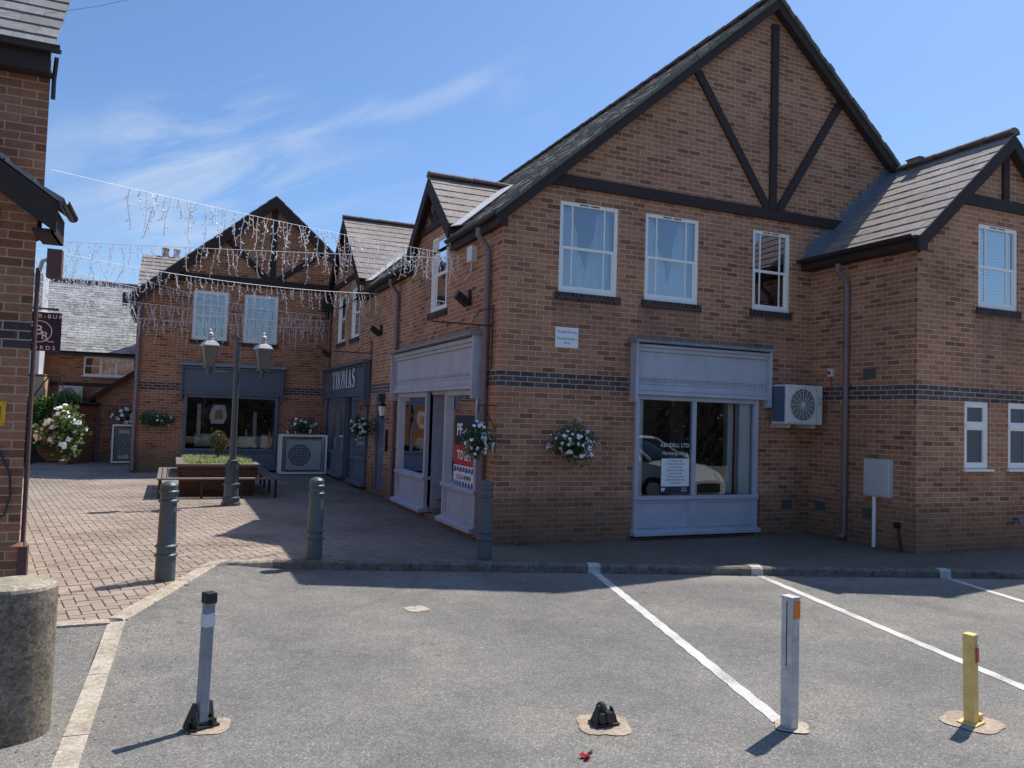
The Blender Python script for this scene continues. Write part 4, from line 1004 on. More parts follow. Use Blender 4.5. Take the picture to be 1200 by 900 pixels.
for i in range(7):
    y = .80+i*.13; mb.face([SIDE(y,.64+.03*(i%2),.024),SIDE(y+.12,.70,.024),SIDE(y+.1,.79,.024),SIDE(y+.02,.76,.024)]); mb.face([SIDE(y,.93,.024),SIDE(y+.12,.90+.02*(i%2),.024),SIDE(y+.1,1.0,.024),SIDE(y+.02,.99,.024)])
mb.build('blue_pattern', M['sign_blue'], tl)

# ---- side door, lantern and bell bar
mb = MB(); mb.mbox(SIDE,6.40,7.13,.10,2.0,-.10,-.055); sd = mb.build('door', M['door_paint'], main, bevel=.006); sd['label'] = 'blue grey panelled door between the two courtyard shopfronts'
mb = MB(); mb.mbox(SIDE,6.35,6.40,.06,2.28,-.12,-.02); mb.mbox(SIDE,7.13,7.18,.06,2.28,-.12,-.02); mb.mbox(SIDE,6.40,7.13,2.22,2.28,-.12,-.02); mb.mbox(SIDE,6.40,7.13,2.0,2.05,-.12,-.02); mb.build('door_frame', M['door_paint'], sd)
mb = MB(); mb.face([SIDE(6.40,2.05,-.07),SIDE(7.13,2.05,-.07),SIDE(7.13,2.22,-.07),SIDE(6.40,2.22,-.07)]); mb.build('fanlight', M['car_glass'], sd)
mb = MB()
for (p, q) in ((6.47,6.73), (6.80,7.06)):
    for (r, s) in ((.2,.85), (1.0,1.9)):
        mb.mbox(SIDE,p,q,r,r+.02,-.054,-.044); mb.mbox(SIDE,p,q,s-.02,s,-.054,-.044); mb.mbox(SIDE,p,p+.02,r+.02,s-.02,-.054,-.044); mb.mbox(SIDE,q-.02,q,r+.02,s-.02,-.054,-.044)
mb.build('door_panel', M['door_paint'], sd)
mb = MB(); mb.tube([(-.0+.05,6.48,1.02),(-.02,6.48,1.02)], .028, 10); mb.build('door_knob', M['galv'], sd)
mb = MB(); mb.mbox(SIDE,6.32,7.2,.0,.10,-.12,.03); mb.build('door_step', M['brick_plinth'], sd)
wl = thing('wall_lantern', (0,6.05,1.75), 'small black coach lantern beside the blue grey door', 'lamp')
mb = MB(); mb.tube([(-.0,6.05,1.68),(-.10,6.05,1.64),(-.14,6.05,1.70)], .012, 6); mb.lathe([(.03,1.70),(.05,1.72),(.05,1.74)], (-.14,6.05,0), 6); mb.lathe([(.095,1.94),(.08,1.98),(.03,2.04),(.012,2.08)], (-.14,6.05,0), 6)
mb.build('lantern_frame', M['black'], wl)
mb = MB(); mb.lathe([(.05,1.742),(.085,1.938)], (-.14,6.05,0), 6); mb.build('lantern_glass', M['sign_white'], wl)
mb = MB(); mb.box(-.05,-.003,6.02,6.08,1.0,1.45); tag(mb.build('bell_plate', M['black'], None, origin=(0,6.05,1.0)), 'narrow black name plate on the brick pier under the coach lantern', 'sign')

# ---- THOMAS shopfront
sf = MB(); u0, u1 = 7.82, 13.08
profile_strip(sf, SIDE, u0, u1, [(2.18,2.24,.14), (2.242,2.30,.10), (2.302,2.90,.085), (2.902,2.95,.13)])
for e in (u0-.05, u1): sf.mbox(SIDE, e, e+.06, 2.0, 3.0, .002, .18)
th = sf.build('shopfront', M['navy_paint'], main, origin=(0,10.4,0), bevel=.006); th['label'] = 'dark slate shopfront lettered THOMAS'
mb = MB(); mb.mbox(SIDE,u0-.08,u1+.08,2.96,3.03,.002,.22); mb.build('fascia_top', M['navy_paint'], th)
bay(SIDE, 7.87, 9.40, th, 'slate_paint', 2.178, .72); bay(SIDE, 10.35, 12.6, th, 'slate_paint', 2.178, .72, mull=(11.5,))
mb = MB(); mb.box(0,.9,9.40,9.46,.06,2.18); mb.box(0,.9,10.29,10.35,.06,2.18); mb.box(.9,.95,9.4,10.35,.06,2.18); mb.mbox(SIDE,7.85,13.0,2.178,2.6,-.12,.001); mb.build('door_recess', M['slate_paint'], th)
mb = MB(); mb.box(.85,.895,9.5,10.25,.06,2.1); mb.build('entrance_door', M['navy_paint'], th)
mb = MB(); mb.mbox(SIDE,12.6,13.0,0.02,2.178,-.12,-.001); mb.build('end_pier', M['brick'], th)
mb = MB()
for q in (((7.8,.3),(12.9,.3)), ((12.9,.3),(12.9,2.4)), ((12.9,2.4),(7.8,2.4)), ((7.8,2.4),(7.8,.3))):
    mb.face([SIDE(*q[0],-.14),SIDE(*q[1],-.14),SIDE(*q[1],-3),SIDE(*q[0],-3)])
mb.face([SIDE(7.8,.3,-3),SIDE(12.9,.3,-3),SIDE(12.9,2.4,-3),SIDE(7.8,2.4,-3)]); mb.build('room', M['room'], th)
mb = MB(); mb.mbox(SIDE,10.9,11.2,.75,1.6,-.3,-.25); mb.mbox(SIDE,10.55,10.72,.72,2.0,-.12,-.1); mb.build('window_display', M['room_pale'], th)
# condensed serif capitals, built stroke by stroke (unit height 1, wide 'w')
def serif_word(word, P, uc, v, H, d, parent, mat, flip=True):
    def rect(a, c, e, f): return [(a,e),(c,e),(c,f),(a,f)]
    T = .15; t = .045; S = .09
    def stem(x, w=T): return [rect(x,x+w,0,1), rect(x-S,x+w+S,0,.035), rect(x-S,x+w+S,.965,1)]
    def diag(x0, x1, w): return [[(x0,0),(x0+w,0),(x1+w,1),(x1,1)]]
    G = {'T': (.62, [rect(.235,.385,0,1), rect(.14,.48,0,.035), rect(.0,.62,.955,1), rect(0,.05,.78,.955), rect(.57,.62,.78,.955)]),
         'H': (.70, stem(.09)+stem(.48)+[rect(.24,.48,.485,.53)]),
         'M': (.86, stem(.09, .06)+stem(.65)+[[(.10,1),(.26,1),(.45,.06),(.40,.0)], [(.40,0),(.45,.06),(.66,1),(.62,1)]]),
         'A': (.70, [[(.10,0),(.16,0),(.37,.94),(.33,1)], [(.42,0),(.59,0),(.40,1),(.30,1)], rect(.20,.47,.30,.345), rect(.02,.24,0,.035), rect(.34,.68,0,.035)])}
    mb = MB(); x = 0; items = []
    for ch in word:
        if ch in G: w, polys = G[ch]; items += [[(x+p[0], p[1]) for p in q] for q in polys]
        elif ch == 'O':
            w = .66; n = 24
            for i in range(n):
                a0 = 2*math.pi*i/n; a1 = 2*math.pi*(i+1)/n
                o = lambda a: (x+.33+.33*math.cos(a), .5+.51*math.sin(a)); q = lambda a: (x+.33+.185*math.cos(a), .5+.465*math.sin(a))
                items.append([o(a0), o(a1), q(a1), q(a0)])
        elif ch == 'S':
            w = .50; pts = []
            for i in range(13): a = R(20+i*20.8); pts.append((x+.25+.19*math.cos(a), .745+.225*math.sin(a)))
            for i in range(13): a = R(90-i*20.8); pts.append((x+.25+.20*math.cos(a), .265+.235*math.sin(a)))
            m = len(pts)
            for i in range(m-1):
                def wd(k): s = k/(m-1); return .022+.062*math.exp(-((s-.5)/.2)**2)+.02*abs(math.sin(s*6.28))
                (ax_, ay_), (bx_, by_) = pts[i], pts[i+1]; L_ = math.hypot(bx_-ax_, by_-ay_)+1e-6; nx_, ny_ = -(by_-ay_)/L_, (bx_-ax_)/L_
                a, c = wd(i), wd(i+1); items.append([(ax_-nx_*a, ay_-ny_*a), (bx_-nx_*c, by_-ny_*c), (bx_+nx_*c, by_+ny_*c), (ax_+nx_*a, ay_+ny_*a)])
            items.append([(x+.40,.72),(x+.44,.72),(x+.44,1),(x+.42,1)]); items.append([(x+.04,0),(x+.06,0),(x+.09,.30),(x+.04,.30)])
        x += w+.10
    W = x-.10; sx = H*1.5
    for i, q in enumerate(items):
        mb.face([P(uc+((-1 if flip else 1)*(p[0]-W/2)*sx), v+p[1]*H, d+.0006*i) for p in q])
    return mb.build('lettering', M[mat], parent)
serif_word('THOMAS', SIDE, 10.5, 2.42, .46, .092, th, 'text_white')

# ---- white parking sign
ps = thing('parking_sign', (1.06,-.01,2.85), 'square white private parking sign on the brick gable wall', 'sign')
mb = MB(); mb.mbox(FRONT,.87,1.25,2.84,3.14,.003,.013); mb.build('sign_plate', M['sign_white'], ps, bevel=.003)
for i, (s, z) in enumerate((('Private Parking', 3.055), ('Permit Holders', 2.955), ('Only', 2.895))): lettering(FRONT, s, 1.06, z, .052, .0145, 'ink', ps)

# ---- air conditioning units
def ac_unit(P, u0, u1, v0, v1, d0, d1, label, group='air conditioning units on the walls', bracket=True, cage=False):
    t = thing('air_conditioner', P((u0+u1)/2, v0, d0), label, 'air conditioner', group)
    w = u1-u0; h = v1-v0
    mb = MB(); mb.mbox(P,u0,u1,v0,v1,d0,d1); cs = mb.build('casing', M['ac'], t, bevel=.015)
    mb = MB(); mb.mbox(P,u0-.006,u0-.001,v0+.04,v1-.03,d0+.02,d1-.04)
    for k in range(10): mb.mbox(P,u0-.012,u0-.006,v0+.06+k*(h-.12)/10,v0+.06+k*(h-.12)/10+.02,d0+.03,d1-.05)
    mb.build('side_fins', M['ac_side'], t)
    cu, cv, r = u0+w*.44, v0+h*.5, h*.40
    mb = MB(); n = 28
    mb.face([P(cu+r*math.cos(2*math.pi*i/n), cv+r*math.sin(2*math.pi*i/n), d1+.003) for i in range(n)]); mb.build('fan_opening', M['grille'], t)
    mb = MB()
    for k in range(1, 8):
        rr = r*k/7
        mb.tube([P(cu+rr*math.cos(2*math.pi*i/n), cv+rr*math.sin(2*math.pi*i/n), d1+.014) for i in range(n+1)], .004, 4, caps=False)
    for k in range(8):
        a = math.pi*k/8; mb.tube([P(cu-r*math.cos(a), cv-r*math.sin(a), d1+.018), P(cu+r*math.cos(a), cv+r*math.sin(a), d1+.018)], .004, 4)
    mb.mbox(P,u0+.03,cu+r+.05,v0+.02,v0+.04,d1+.001,d1+.02); mb.mbox(P,u0+.03,cu+r+.05,v1-.04,v1-.02,d1+.001,d1+.02)
    mb.build('fan_grille', M['ac'] if not cage else M['ac'], t)
    mb = MB(); mb.mbox(P,u0+w*.82,u0+w*.822,v0+.02,v1-.02,d1+.001,d1+.004)
    for k in range(5): mb.mbox(P,u0+w*.86,u1-.03,v0+h*.5+k*.03,v0+h*.5+k*.03+.008,d1+.001,d1+.005)
    mb.build('service_panel', M['grille'], t)
    if bracket:
        mb = MB()
        for x in (u0+w*.15, u0+w*.85):
            mb.mbox(P,x-.02,x+.02,v0-.06,v0-.002,.002,d1-.06)
            mb.mbox(P,x-.03,x+.03,v0-.062,v0-.058,.002,d1-.08)
        mb.build('bracket', M['meter'], t)
    return t
ac_unit(FRONT, 4.80, 5.56, 1.82, 2.46, .12, .47, 'cream air conditioner on the brick wall right of the car park shopfront')
ac_unit(BG, -7.72, -6.98, 1.84, 2.38, .08, .40, 'small cream air conditioner on the far brick wall above the hedge')
def caged_ac(x0, x1, y, h, label):
    t = thing('caged_condenser', ((x0+x1)/2,y,0), label, 'air conditioner', 'floor standing condensers in white frames')
    P = lambda u, v, d: (u, y-d, v)
    mb = MB(); w = .05; D = .55
    for (a, c) in ((x0,x0+w), (x1-w,x1)):
        mb.mbox(P,a,c,.03,h,D-w,D); mb.mbox(P,a,c,.03,h,0,w); mb.mbox(P,a,c,h-w,h,w,D-w); mb.mbox(P,a,c,.03,.03+w,w,D-w)
    for v in (.03, h-w): mb.mbox(P,x0+w,x1-w,v,v+w,D-w,D); mb.mbox(P,x0+w,x1-w,v,v+w,0,w)
    mb.mbox(P,x0+.002,x0+.012,.08,h-w,w,D-w); mb.build('frame', M['upvc'], t)
    mb = MB()
    a, c, e, f = x0+.18, x1-.14, .14, h-.16; mb.mbox(P,a,c,e,f,.1,.42); mb.build('casing', M['meter'], t, bevel=.01)
    mb = MB(); r = (f-e)*.38; cu, cv = a+(c-a)*.38, (e+f)/2; n = 24
    mb.face([P(cu+r*math.cos(2*math.pi*i/n), cv+r*math.sin(2*math.pi*i/n), .424) for i in range(n)]); mb.build('fan_opening', M['grille'], t)
    mb = MB()
    for k in range(1, 5): mb.tube([P(cu+r*k/4*math.cos(2*math.pi*i/n), cv+r*k/4*math.sin(2*math.pi*i/n), .43) for i in range(n+1)], .006, 4, caps=False)
    mb.build('fan_grille', M['meter'], t)
    mb = MB()       # fine bars of the cage
    m = int((x1-x0-2*w)/.055)
    for i in range(1, m): u = x0+w+(x1-x0-2*w)*i/m; mb.mbox(P,u-.003,u+.003,.08,h-w,D-.03,D-.024)
    m = int((h-.13)/.075)
    for i in range(1, m): v = .08+(h-.13)*i/m; mb.mbox(P,x0+w,x1-w,v-.003,v+.003,D-.023,D-.018)
    mb.build('cage_bars', M['meter'], t)
caged_ac(-1.42, -.14, 12.75, 1.12, 'grey condenser in a white frame cage under the far right flower basket')
caged_ac(-5.85, -5.22, 17.1, 1.2, 'white framed condenser in the passage left of the far building')

# ================================================================== FAR GABLE BUILDING
far = thing('brick_building', (-2.6,13.19,0), 'brick gable building with a dark shop window, closing the end of the courtyard', 'building')
FX, FZ, FS = -1.72, 7.92, .86
fz = lambda x: FZ-FS*abs(x-FX)
fwn = [(-3.80,-2.88,3.68,5.06), (-2.45,-1.52,3.67,5.06)]; fshop = (-3.9,-1.42,.02,2.6)
mb = MB(); wall(mb, FAR, [(-5.18,0),(0,0),(0,fz(0)-.05),(FX,FZ-.08),(-5.18,fz(-5.18)-.05)], fwn+[fshop])
mb.face([(-5.18,13.19,0),(-5.18,20,0),(-5.18,20,4.9),(-5.18,13.19,4.9)]); mb.build('wall', M['brick_far'], far)
mb = MB()
tile_slope(mb, (-5.42,20,fz(-5.42)+.02), (-5.42,13.0,fz(-5.42)+.02), (FX,13.0,FZ+.02), (FX,20,FZ+.02), .3, .3, .024, .006, 31)
tile_slope(mb, (1.9,13.0,fz(1.9)+.02), (1.9,20,fz(1.9)+.02), (FX,20,FZ+.02), (FX,13.0,FZ+.02), .3, .3, .024, .006, 32)
mb.build('roof', M['tile'], far)
mb = MB(); rake(mb, 12.99, FX, FZ-.0, FS, -1, 3.72, .26); rake(mb, 12.99, FX, FZ-.0, FS, 1, 1.7, .26); mb.build('bargeboard', M['timber'], far, recalc=True)
mb = MB(); rake(mb, 13.032, FX, FZ-.05, FS, -1, 3.6, .14, .15); rake(mb, 13.032, FX, FZ-.05, FS, 1, 1.7, .14, .15); mb.build('soffit', M['soffit'], far, recalc=True)
timber(FAR, (-4.7,5.40), (-.02,5.40), .24, .045, far); timber(FAR, (FX,5.52), (FX,7.55), .16, .038, far); timber(FAR, (-1.85,5.52), (-3.05,6.62), .15, .04, far); timber(FAR, (-1.59,5.52), (-.35,6.42), .15, .04, far)
for h in fwn: sash_window(FAR, *h, far, curtain=('net','net_far'), style='lattice')
mb = MB(); gutter(mb, (-5.50,12.95,4.72), (-5.50,20,4.72)); mb.box(-5.55,-5.2,12.97,13.03,4.45,4.80); mb.build('gutter', M['gutter'], far)
downpipe(FAR, -5.11, 0, 4.5, far); 
mb = MB(); mb.box(-.30,-.04,12.86,13.10,4.72,5.10); mb.tube([(-.15,12.98,4.72),(-.15,12.98,4.5)], .05, 8); mb.build('rainwater_head', M['gutter'], far)
sf = MB(); profile_strip(sf, FAR, -3.98, -1.36, [(2.16,2.22,.12), (2.222,2.28,.09), (2.282,2.86,.08), (2.862,2.93,.13)])
for e in (-4.02, -1.36): sf.mbox(FAR, e, e+.05, 2.0, 2.96, .002, .16)
fs = sf.build('shopfront', M['navy_paint'], far, origin=(-2.66,13.19,0), bevel=.006)
mb = MB(); mb.mbox(FAR,-4.1,-1.26,2.95,3.02,.002,.2); mb.build('fascia_top', M['paint_top'], fs)
bay(FAR, -3.92, -1.40, fs, 'slate_paint', 2.158, .66, mull=(-2.6,))
mb = MB(); mb.mbox(FAR,-3.9,-1.42,2.158,2.6,-.1,.001); mb.build('fascia_back', M['navy_paint'], fs)
mb = MB()
for q in (((-4.2,.3),(-1.1,.3)), ((-1.1,.3),(-1.1,2.5)), ((-1.1,2.5),(-4.2,2.5)), ((-4.2,2.5),(-4.2,.3))):
    mb.face([FAR(*q[0],-.12),FAR(*q[1],-.12),FAR(*q[1],-2.5),FAR(*q[0],-2.5)])
mb.face([FAR(-4.2,.3,-2.5),FAR(-1.1,.3,-2.5),FAR(-1.1,2.5,-2.5),FAR(-4.2,2.5,-2.5)]); mb.build('room', M['room'], fs)
mb = MB(); mb.mbox(FAR,-2.0,-1.9,.8,1.7,-.9,-.8); mb.mbox(FAR,-3.6,-2.9,.7,1.05,-.8,-.5); mb.mbox(FAR,-2.4,-1.6,.7,1.0,-.9,-.5); mb.mbox(FAR,-3.55,-3.45,.7,1.9,-.5,-.4); mb.build('window_display', M['blind'], fs)
fp = thing('window_poster', (-3.0,13.2,1.3), 'torn white and orange poster on dark backing in the far shop window', 'poster')
mb = MB(); mb.face([FAR(-3.42,1.72,-.03),FAR(-3.28,1.42,-.03),FAR(-2.72,1.46,-.03),FAR(-2.68,1.78,-.03),FAR(-2.9,1.92,-.03),FAR(-3.25,1.9,-.03)]); mb.build('dark_backing', M['black'], fp)
mb = MB(); mb.face([FAR(-3.2,1.36,-.024),FAR(-2.86,1.36,-.024),FAR(-2.78,1.56,-.024),FAR(-2.84,1.88,-.024),FAR(-3.14,1.88,-.024),FAR(-3.24,1.6,-.024)]); mb.build('paper', M['sign_white'], fp)
mb = MB(); mb.face([FAR(-3.12,1.46,-.018),FAR(-2.88,1.50,-.018),FAR(-2.92,1.76,-.018),FAR(-3.08,1.74,-.018)]); mb.build('picture', M['warm'], fp)

# building behind it, with pots
rb = thing('tiled_building', (-3,18,0), 'pale tiled roof with two chimney pots showing above the far gable', 'building')
mb = MB(); tile_slope(mb, (-5.40,16.8,4.95), (2,16.8,4.95), (2,20,7.10), (-5.40,20,7.10), .3, .3, .03, .004, 41); mb.build('roof', M['tile_wing'], rb)
mb = MB(); mb.box(-5.3,2,20,20.25,0,7.05); mb.build('wall', M['brick_bg'], rb)
for x in (-4.66, -4.28):
    mb = MB(); mb.lathe([(.13,0),(.11,.25),(.14,.26),(.14,.30),(.08,.33)], (x,20.1,7.1), 12); mb.build('chimney_pot', M['patch'] if x < -4.5 else M['meter'], rb, smooth=True)

# long old roof behind the passage
bg = thing('brick_building', (-6.8,20,0), 'brick building with a long mottled grey roof behind the passage', 'building')
mb = MB(); wall(mb, BG, [(-8.42,0),(-4.2,0),(-4.2,3.62),(-8.42,3.62)], [(-7.04,-5.49,2.76,3.42)]); mb.face([(-8.42,20,0),(-8.42,25,0),(-8.42,25,3.6),(-8.42,20,3.6)]); mb.build('wall', M['brick_bg'], bg)
mb = MB(); tile_slope(mb, (-8.5,19.78,3.55), (-4.2,19.78,3.55), (-4.2,22.6,6.30), (-8.5,22.6,6.30), .18, .14, .014, .009, 51); bgr = mb.build('roof', M['tile_old'], bg)
mb = MB(); ridge_tiles(mb, (-8.5,22.6,6.33), (-4.2,22.6,6.33), .12, 3); mb.build('ridge_tiles', M['brick_corbel'], bgr)
mb = MB(); mb.box(-8.5,-4.2,19.76,19.79,3.42,3.56); gutter(mb, (-8.5,19.70,3.55), (-4.2,19.70,3.55), .055); mb.build('gutter', M['gutter'], bg)
mb = MB(); mb.mbox(BG,-8.42,-4.3,2.40,2.52,.002,.03); mb.build('brick_course', M['brick_sill'], bg)
sash_window(BG, -7.04, -5.49, 2.76, 3.42, bg, style='triple', sill='white', glass='glass_up')
# white rendered gable beyond the near left building
wb = thing('rendered_building', (-8.9,17,0), 'white rendered house end glimpsed beyond the hanging record shop sign', 'building')
mb = MB(); mb.box(-11,-8.14,18.5,19.7,2.7,5.9); mb.build('wall', M['render_white'], wb)
mb = MB(); mb.box(-11,-7.97,18.52,19.7,0,2.7); mb.build('base_wall', M['brick_sun'], wb)

# lean-to and yard wall in the passage
ln = thing('lean_to', (-5.8,17.6,0), 'dark roofed brick lean-to against the far building', 'building')
mb = MB(); wall(mb, BGW, [(-6.42,0),(-5.19,0),(-5.19,2.92),(-6.42,2.0)]); mb.face([(-6.42,17.6,0),(-6.42,20,0),(-6.42,20,2.0),(-6.42,17.6,2.0)]); mb.build('wall', M['brick_bg'], ln)
mb = MB(); mb.hexa([(-6.6,17.42,1.84),(-5.19,17.42,2.90),(-5.19,19.9,2.90),(-6.6,19.9,1.84),(-6.6,17.42,1.99),(-5.19,17.42,3.05),(-5.19,19.9,3.05),(-6.6,19.9,1.99)]); mb.build('roof', M['timber'], ln)
downpipe(BGW, -6.33, 0, 1.75, ln)
yw = thing('yard_wall', (-7.2,15.4,0), 'low brick yard wall with a dark coping beside the passage', 'wall')
A_, B_ = V((-6.45,17.6,0)), V((-7.05,16.1,0)); dd = (B_-A_).normalized(); nn = V((-dd.y, dd.x, 0))
mb = MB(); mb.beam(A_+V((0,0,0)), B_, nn, .22, (0,0,1), 1.72); mb.build('brickwork', M['brick_bg'], yw)
mb = MB(); mb.beam(A_+V((0,0,1.722)), B_+V((0,0,1.722)), nn, .34, (0,0,1), .10); mb.build('coping', M['timber'], yw)

# ================================================================== NEAR LEFT BUILDING
lb = thing('brick_building', (-5.3,-2.7,0), 'near brick building at the left edge with a low porch gable and slate roof', 'building')
LX = -5.31; LY = -2.7
mb = MB()
plz = .62
wall(mb, LEFTF, [(-8.5,0),(LX,0),(LX,3.32),(-6.4,4.1),(-8.5,4.1)])
BL = V((LX-3.2, LY+8, 0))                  # side runs back and away to the left
mb.face([(LX,LY,0),(LX-1.6,LY+4,0),(LX-1.6,LY+4,3.3),(LX,LY,3.3)]); mb.face([(LX-1.6,LY+4,0),(LX-2.8,LY+7,0),(LX-2.8,LY+7,3.3),(LX-1.6,LY+4,3.3)])
UP = lambda u, v, d: (u, LY+.25-d, v)
wall(mb, UP, [(-9,3.2),(LX-.0,3.2),(LX-.0,4.78),(-9,4.78)])
mb.face([(LX,LY+.25,3.2),(LX-2.8,LY+7,3.2),(LX-2.8,LY+7,4.78),(LX,LY+.25,4.78)])
mb.build('wall', M['brick_left'], lb)
mb = MB(); P = LEFTF; mb.hexa([P(-8.5,0,.001),P(LX+.03,0,.001),P(LX+.03,0,.03),P(-8.5,0,.03),P(-8.5,plz+.03,.001),P(LX+.03,plz+.03,.001),P(LX+.03,plz,.03),P(-8.5,plz,.03)]); mb.build('plinth', M['brick_plinth'], lb)
mb = MB()
tile_slope(mb, (-9,LY+.05,4.80), (LX+.04,LY+.05,4.80), (LX+.04,LY+2.2,6.9), (-9,LY+2.2,6.9), .30, .21, .02, .003, 61); ur = mb.build('roof', M['tile_slate'], lb)
mb = MB(); mb.box(-9,LX+.02,LY+.06,LY+.09,4.60,4.80); mb.box(-9,LX+.02,LY+.09,LY+.249,4.61,4.64); mb.build('fascia_board', M['timber'], lb)
mb = MB(); gutter(mb, (-9,LY-.0,4.80), (LX+.10,LY-.0,4.80), .055); mb.build('gutter', M['gutter'], lb)
mb = MB(); mb.tube([(LX+.035,LY+.20,4.42),(LX+.035,LY+.20,4.6),(LX+.06,LY+.1,4.75)], .018, 8); mb.build('overflow_pipe', M['gutter'], lb)
# porch gable roof: rake falling to the right, eaves projecting past the corner
ps_, rx0, rz0 = .70, -6.9, 4.66
zr = lambda x: rz0-ps_*(x-rx0)
mb = MB(); xe = LX+.20
tile_slope(mb, (xe,LY-.32,zr(xe)+.02), (xe,LY+.30,zr(xe)+.02), (rx0,LY+.30,rz0+.02), (rx0,LY-.32,rz0+.02), .3, .25, .03, .006, 62); pr_ = mb.build('porch_roof', M['tile_slate'], lb)
mb = MB(); rake(mb, LY-.33, rx0, rz0-.01, ps_, 1, xe-rx0-.02, .20, .04); rake(mb, LY-.289, rx0, rz0-.06, ps_, 1, xe-rx0-.05, .12, .287)
mb.box(LX+.01,xe-.04,LY-.30,LY+.28,zr(xe)-.24,zr(xe)-.21); mb.box(xe-.06,xe-.035,LY-.30,LY+.28,zr(xe)-.24,zr(xe)-.03)
mb.build('bargeboard', M['timber'], lb, recalc=True)
mb = MB(); gutter(mb, (xe+.025,LY-.34,zr(xe)+.02), (xe+.025,LY+.30,zr(xe)+.02), .042); mb.build('gutter', M['gutter'], lb)
mb = MB(); mb.box(LX+.09,LX+.20,LY-.06,LY+.05,2.84,3.08); mb.build('corbel', M['brick_corbel'], lb, bevel=.004)
mb = MB(); mb.tube([(LX+.03,LY+.03,2.90),(LX+.05,LY+.02,2.98),(LX+.15,LY-.01,3.02)], .016, 8); mb.build('swan_neck', M['meter'], lb)
mb = MB(); mb.tube([(LX+.022,LY+.03,2.92),(LX+.022,LY+.03,.5),(LX+.035,LY-.0,.45),(LX+.035,LY-.0,.05)], .018, 10); mb.box(LX+.0,LX+.065,LY-.04,LY+.05,.02,.62); mb.build('downpipe', M['brick_corbel'], lb, smooth=True)
mb = MB(); mb.tube([(-5.62,LY-.02,1.45),(-5.48,LY-.03,1.40),(-5.40,LY-.03,1.22),(-5.385,LY-.03,1.05),(-5.42,LY-.03,.88),(-5.6,LY-.03,.78)], .009, 6); mb.build('loose_cable', M['black'], lb)
mb = MB(); mb.tube([(-5.58,LY-.02,3.38),(-5.57,LY-.05,3.2),(-5.59,LY-.04,3.02)], .008, 6); mb.build('loose_cable', M['black'], lb)
hs = thing('hydrant_sign', (-5.55,LY-.02,1.6), 'yellow hydrant sign with a black H, cut by the left edge', 'sign')
mb = MB(); mb.mbox(LEFTF,-5.66,-5.455,1.60,1.80,.004,.012); mb.build('sign_plate', M['sign_yellow'], hs, bevel=.003)
mb = MB(); mb.mbox(LEFTF,-5.62,-5.60,1.64,1.76,.0125,.015); mb.mbox(LEFTF,-5.515,-5.49,1.64,1.76,.0125,.015); mb.mbox(LEFTF,-5.60,-5.515,1.69,1.71,.0125,.015)
for x in (-5.47,-5.65):
    for z in (1.615,1.785): mb.mbox(LEFTF,x-.004,x+.004,z-.004,z+.004,.0125,.015)
mb.build('lettering', M['ink'], hs)
# record shop sign hanging from the left building
rs = thing('hanging_sign', (-5.9,-.2,2.35), 'square navy hanging sign of the record shop with a circled monogram', 'sign')
sx0, sx1, sy, sz0, sz1 = -6.03, -5.385, -.2, 2.37, 2.80
mb = MB(); mb.box(sx0,sx1,sy-.015,sy+.015,sz0,sz1); mb.build('sign_board', M['sign_navy'], rs)
SG = lambda u, v, d: (u, sy-.015-d, v)
cxs, czs = -5.60, 2.585
mb = MB(); n = 36; mb.tube([SG(cxs+.125*math.cos(2*math.pi*i/n), czs+.118*math.sin(2*math.pi*i/n), .003) for i in range(n+1)], .004, 4, caps=False); mb.tube([SG(-5.545,2.50,.003),SG(-5.50,2.475,.003),SG(-5.45,2.475,.003)], .004, 4); mb.build('ring', M['text_white'], rs)
for s, x, z, sz in (('R', -5.66, 2.60, .13), ('B', -5.60, 2.55, .15), ('R', -5.54, 2.50, .12)): lettering(SG, s, x, z, sz, .004, 'text_white', rs)
lettering(SG, 'CER-BUR', -5.545, 2.735, .062, .003, 'text_white', rs, space=1.5); lettering(SG, 'CORDS', -5.575, 2.385, .062, .003, 'text_white', rs, space=1.6)
mb = MB(); mb.tube([(-6.4,sy,2.84),(-5.42,sy,2.84)], .012, 6); mb.tube([(-5.75,sy,2.84),(-5.75,sy,2.79)], .008, 5); mb.tube([(-5.73,sy,2.37),(-5.75,sy,2.10)], .018, 6); mb.build('bracket', M['black_iron'], rs)

# ================================================================== PLANTS
def leafcloud(mb, pts, size, rr, up=.3, mi=0, fold=True):
    for p in pts:
        a = rr.uniform(0, 6.28); t = rr.uniform(-.9, .9); s = size*rr.uniform(.6, 1.3)
        d = V((math.cos(a)*math.cos(t), math.sin(a)*math.cos(t), math.sin(t)+up)).normalized()
        w = d.cross(V((rr.uniform(-1,1), rr.uniform(-1,1), rr.uniform(-1,1)))).normalized()*s*.32
        p = V(p); m = p+d*s*.5; q = p+d*s
        mb.face([p, m-w, q, m+w], mi)
def flower_heads(mb, pts, r, rr, out):
    for p, nrm in zip(pts, out):
        nrm = V(nrm).normalized(); x = nrm.cross(V((0.3,.2,1))).normalized(); y = nrm.cross(x)
        for k in range(5):
            a = 6.28*k/5+rr.random(); c = V(p)+(x*math.cos(a)+y*math.sin(a))*r*.55; s = r*.52
            mb.face([c+(x*math.cos(a+t)+y*math.sin(a+t))*s*(1 if i % 2 else .85)+nrm*(.12*r if i % 2 else 0) for i, t in enumerate((0,1.05,2.1,3.14,4.2,5.2))])
